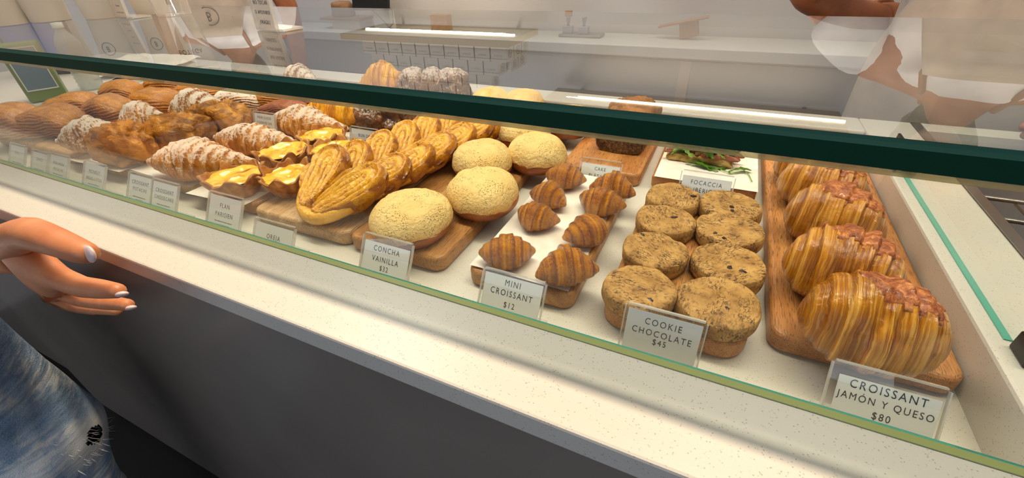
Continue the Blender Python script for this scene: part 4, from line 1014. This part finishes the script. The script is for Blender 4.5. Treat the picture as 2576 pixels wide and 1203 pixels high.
# jeans: a tube loft with folds, ripped knee
def leg_pts():
    hip = Vector((-1.0, .0, -.02)); knee = Vector((-1.02, .018, -.40)); ank = Vector((-1.17, -.01, -1.0)); return hip, knee, ank
def jeans(name, hip, knee, ank, rip=True, seed=0):
    nu, nv = 180, 144; P = np.zeros((nu, nv, 3)); rg = np.zeros((nu, nv))
    for i in range(nu):
        f = i / (nu - 1)
        c = hip.lerp(knee, f * 2) if f < .5 else knee.lerp(ank, f * 2 - 1)
        r = .105 - .035 * f * 1.2 + .012 * math.exp(-((f - .5) / .06) ** 2)
        for j in range(nv):
            a = 2 * math.pi * j / nv
            fold = .006 * math.sin(14 * f + 2 * math.sin(a + seed)) * (1 if abs(f - .5) < .2 else .4)
            rr = r + fold + .004 * math.sin(3 * a + 9 * f)
            P[i, j] = (c.x + rr * math.cos(a), c.y + rr * math.sin(a) * 1.05, c.z)
    n = fbm(P, 30, seed, 3); P[..., 0] += n * .002
    V = P.copy(); ang = np.linspace(0, 2 * np.pi, nv, endpoint=False)[None, :].repeat(nu, 0); ff = np.linspace(0, 1, nu)[:, None].repeat(nv, 1)
    d = np.sqrt(((ang - .62) / .55) ** 2 + ((ff - .50) / .045) ** 2); rg = np.clip(1.5 - d, 0, 1) * (1 if rip else 0) + np.clip(fbm(P, 60, 4, 2) * .3, 0, 1) * .3
    me = mesh_grid(name, P, ridge=np.clip(rg, 0, 1))
    if rip:
        bm = bmesh.new(); bm.from_mesh(me); dd = []
        for f in bm.faces:
            i, j = divmod(f.index, nv)
            if i < nu - 1:
                a = (j + .5) / nv * 2 * math.pi; q = (i + .5) / (nu - 1); n_ = .35 * math.sin(a * 22 + i)
                if ((a - .62) / .17) ** 2 + ((q - .497) / .020) ** 2 + n_ * .4 < 1: dd.append(f)
        bmesh.ops.delete(bm, geom=dd, context='FACES'); bm.to_mesh(me); bm.free()
    return me
hip, knee, ank = leg_pts()
link('jeans_leg', jeans('jeans_leg', hip, knee, ank), M['denim'], cu)
link('jeans_leg', jeans('jeans_leg', hip + Vector((-.2, -.12, 0)), knee + Vector((-.22, -.16, 0)), ank + Vector((-.1, -.16, 0)), False, 3), M['denim'], cu)
skin_body('knee_core', [(*(hip.lerp(knee, .5)), .075), (*knee, .074), (*(knee.lerp(ank, .6)), .055)], chain(3), M['black'], cu, 2, 1)  # black inner leg that shows through the ripped knee
rnd = random.Random(3); bm = bmesh.new()
for k in range(90):
    a = .62 + rnd.uniform(-.5, .5); z = knee.z + rnd.uniform(-.045, .05); r = .079
    p0 = Vector((knee.x + r * math.cos(a), knee.y + r * math.sin(a) * 1.05, z)); dv = Vector((math.cos(a) * rnd.uniform(.3, 1), math.sin(a) * rnd.uniform(.3, 1), rnd.uniform(-1, .4))).normalized()
    L_ = rnd.uniform(.01, .035); w = Vector((-math.sin(a), math.cos(a), 0)) * .0007; q = p0 + dv * L_ * .6 + Vector((0, 0, rnd.uniform(-.006, .006))); e = p0 + dv * L_
    vs = [bm.verts.new(x) for x in (p0 - w, p0 + w, q + w, q - w, e)]; bm.faces.new(vs[:4]); bm.faces.new((vs[3], vs[2], vs[4]))
o = link('frayed_threads', bm_mesh('frayed_threads', bm), M['thread'], cu); o['kind'] = 'stuff'
for dx in (0.0,):
    skin_body('shoe', [(ank.x, ank.y, -1.0, .05), (ank.x + .02, ank.y, -1.03, .04), (ank.x + .15, ank.y + .02, -1.035, .032)], chain(3), M['black'], cu, 2)
    skin_body('shoe', [(ank.x - .1, ank.y - .16, -1.0, .05), (ank.x - .08, ank.y - .16, -1.03, .04), (ank.x + .05, ank.y - .14, -1.035, .032)], chain(3), M['black'], cu, 2)
skin_body('top', [(-1.30, -.14, .40, (.15, .115)), (-1.30, -.14, .15, (.155, .12)), (-1.32, -.14, -.10, (.165, .13))], chain(3), M['black'], cu, 2, 1)

# ---- baristas
def head(parent, c, face, mat, hair_len):
    """c centre of head, face = unit vector the face looks along"""
    t = []
    nu, nv = 36, 40; th = np.linspace(-np.pi / 2, np.pi / 2, nu)[:, None].repeat(nv, 1); v = np.linspace(0, 2 * np.pi, nv, endpoint=False)[None, :].repeat(nu, 0)
    D = np.stack([np.cos(th) * np.cos(v), np.cos(th) * np.sin(v), np.sin(th)], -1)  # face along +X
    P = D * np.array([.092, .074, .112])
    jaw = np.clip(-D[..., 2], 0, 1); P[..., 1] *= 1 - .28 * jaw; P[..., 0] += .012 * jaw * (D[..., 0] > 0)
    fx = np.clip(D[..., 0], 0, 1)
    P[..., 0] += .020 * np.exp(-(P[..., 1] / .010) ** 2 - ((P[..., 2] + .014) / .020) ** 2) * (fx > .3)
    P[..., 0] -= .008 * np.exp(-((np.abs(P[..., 1]) - .030) / .013) ** 2 - ((P[..., 2] - .010) / .012) ** 2) * (fx > .3)
    P[..., 0] += .006 * np.exp(-(P[..., 1] / .02) ** 2 - ((P[..., 2] + .055) / .008) ** 2) * (fx > .3)
    rz = math.atan2(face[1], face[0]); ry = -math.asin(max(-1, min(1, face[2])))
    e = bpy.data.objects.new('head', None)
    hd = link('head', mesh_grid('head', P), mat, parent, c, (0, ry, rz))
    def sub(name, bmf, m, loc):
        o = link(name, bmf, m, hd, loc); return o
    for s in (-1, 1):
        bm = bmesh.new(); bmesh.ops.create_uvsphere(bm, u_segments=12, v_segments=8, radius=.011); sub('eye', bm_mesh('eye', bm, True), M['eye'], (.074, s * .030, .010))
        bm = bmesh.new(); bmesh.ops.create_uvsphere(bm, u_segments=10, v_segments=6, radius=.005); sub('iris', bm_mesh('iris', bm, True), M['hair'], (.0825, s * .030, .010))
        bm = bmesh.new(); bmesh.ops.create_uvsphere(bm, u_segments=12, v_segments=8, radius=1)
        for q in bm.verts: q.co = Vector((q.co.x * .014, q.co.y * .006, q.co.z * .026))
        sub('ear', bm_mesh('ear', bm, True), mat, (-.004, s * .076, -.006))
        bm = bmesh.new(); bx(bm, (-.004, -.014, -.002), (.004, .014, .002)); sub('eyebrow', bm_mesh('eyebrow', bm), M['hair'], (.084, s * .030, .030))
    bm = bmesh.new(); bmesh.ops.create_uvsphere(bm, u_segments=12, v_segments=8, radius=1)
    for q in bm.verts: q.co = Vector((q.co.x * .006, q.co.y * .020, q.co.z * .007))
    sub('mouth', bm_mesh('mouth', bm, True), M['lip'], (.088, 0, -.055))
    H = D * np.array([.103, .086, .122]); back = np.clip(-D[..., 0], 0, 1)
    H[..., 2] = np.where((D[..., 0] > .25) & (H[..., 2] < .055), .055 + H[..., 2] * .02, H[..., 2]); H[..., 2] -= hair_len * np.clip(-D[..., 2], 0, 1) * (D[..., 0] < .25)
    H[..., 0] -= .012; H += fbm(H, 40, 2, 3)[..., None] * .004
    front = (D[..., 0] > .25) & (D[..., 2] < .42); H[front] = H[front] * np.array([.72, .80, 1.0])
    sub('hair', mesh_grid('hair', H), M['hair'], (0, 0, .004))
    return hd
def loft_torso(name, secs, mat, parent, seed=0, fold=.006):
    nv = 56; P = np.zeros((len(secs) * 6 - 5, nv, 3)); K = len(secs)
    for i in range(P.shape[0]):
        f = i / 6; k = min(int(f), K - 2); w = f - k; s = [a * (1 - w) + b * w for a, b in zip(secs[k], secs[k + 1])]
        for j in range(nv):
            a = 2 * math.pi * j / nv; fo = fold * math.sin(7 * a + 5 * f + seed) * .6 + fold * math.sin(3 * f + 4 * a)
            P[i, j] = (s[0] + (s[3] + fo) * math.cos(a), s[1] + (s[4] + fo) * math.sin(a), s[2])
    return link(name, mesh_grid(name, P, caps=True), mat, parent)
def barista(label, x, y, rz, armR, armL, face, hair_len=.06, emblem=True):
    t = thing('person', label, 'person', (x, y, 0), rz)
    # lower body, trunk, neck, arms in one continuous figure
    Vb = [(0, 0, -.10, (.15, .11)), (0, 0, .12, (.135, .10)), (0, -.01, .30, (.15, .095)), (0, 0, .40, .05), (0, -.012, .47, .045)]
    Eb = chain(5)
    for arm in (armR, armL):
        s = len(Vb); Vb += arm; Eb += [(2, s)] + chain(len(arm), s)
        # five fingers
        base = len(Vb) - 1; d = (Vector(arm[-1][:3]) - Vector(arm[-2][:3])).normalized(); side = d.cross(Vector((0, -1, 0))).normalized()
        for k in range(5):
            q = Vector(arm[-1][:3]) + side * (k - 2) * .017 + d * .01; s2 = len(Vb); ln = (.045, .07, .078, .072, .055)[k]
            if k == 0: q = Vector(arm[-2][:3]) + side * -.03 + d * .02
            dd = (d + Vector((0, 0, -.25)) + (side * -.5 if k == 0 else Vector())).normalized(); d2 = (d + Vector((0, .1, -.7))).normalized()
            Vb += [(*q, .010), (*(q + dd * ln * .5), .009), (*(q + dd * ln * .5 + d2 * ln * .5), .007)]; Eb += [(base, s2), (s2, s2 + 1), (s2 + 1, s2 + 2)]
    for s in (-1, 1):
        k = len(Vb); Vb += [(s * .09, 0, -.22, .085), (s * .10, .0, -.60, .06), (s * .10, .01, -.98, .042), (s * .10, -.10, -1.02, .034)]; Eb += [(0, k)] + chain(4, k)
    skin_body('body', Vb, Eb, M['skin2'], t, 2, 0)
    head(t, (0, -.02, .57), face, M['skin2'], hair_len)
    loft_torso('shirt', [(0, 0, -.06, .175, .125), (0, 0, .10, .165, .12), (0, -.005, .26, .19, .125), (0, -.005, .34, .175, .105), (0, 0, .385, .09, .07)], M['shirt'], t, 1)
    for nm, arm in (('sleeve', armR), ('sleeve', armL)):
        a, b = Vector(arm[0][:3]), Vector(arm[1][:3]); m = a.lerp(b, .62)
        skin_body(nm, [(*(a + (a - b) * .1), .07), (*a.lerp(m, .5), .075), (*m, .082)], chain(3), M['shirt'], t, 2)
    loft_torso('trousers', [(0, 0, -1.0, .15, .08), (0, 0, -.6, .17, .10), (0, 0, -.1, .18, .13), (0, 0, -.05, .17, .125)], M['hair'], t, 3)
    # apron: front panel curved round the body
    n, mth = 26, 20; P = np.zeros((n, mth, 3))
    for i in range(n):
        f = i / (n - 1); z = .33 - .80 * f; hw = (.45 + .9 * min(1, f * 2.4)) 
        for j in range(mth):
            a = -math.pi / 2 + (j / (mth - 1) - .5) * 2 * hw
            P[i, j] = ((.192 + .004 * math.sin(9 * a + 3 * f)) * math.cos(a), (.148 + .006 * math.sin(6 * a + 4 * f)) * math.sin(a) - .004, z)
    o = link('apron', mesh_grid('apron', P, wrap=False), M['apron'], t); md = o.modifiers.new('s', 'SOLIDIFY'); md.thickness = .003
    for s in (-1, 1): tube('apron_strap', [(s * .075, -.135, .265), (s * .085, -.12, .33), (s * .06, -.02, .41), (s * .03, .06, .40)], .007, M['strap'], t, 8)
    if emblem:
        tube('emblem_ring', [(.030 * math.cos(a), -.158 + .01 * abs(math.cos(a)), .26 + .030 * math.sin(a)) for a in np.linspace(0, 2 * np.pi, 25)], .0013, M['ink'], t, 5)
        lettering('B', .045, t, (0, -.156, .26), mat='ink', sx=.7)
    t.scale = (1.08, 1.05, 1.08); t.location.z = .045
    return t
barista('barista with greige apron and round emblem behind the cup stacks', -1.98, 1.36, .55,
        [(.17, 0, .33, .052), (.24, .0, .10, .042), (.23, -.03, -.10, .032), (.22, -.04, -.16, (.018, .03))],
        [(-.17, 0, .33, .052), (-.24, .0, .10, .042), (-.23, -.03, -.10, .032), (-.22, -.04, -.16, (.018, .03))], (0, -.9, -.35))
barista('barista at right in white shirt and greige apron, bare arm bent at elbow', .52, 1.38, -.25,
        [(.17, 0, .33, .055), (.26, -.10, .12, .045), (.16, -.26, .06, .034), (.10, -.32, .05, (.032, .018))],
        [(-.17, -.02, .33, .055), (-.37, -.02, .16, .047), (-.24, .13, .10, .036), (-.14, .17, .10, (.032, .018))], (.1, -.85, -.45), emblem=False)
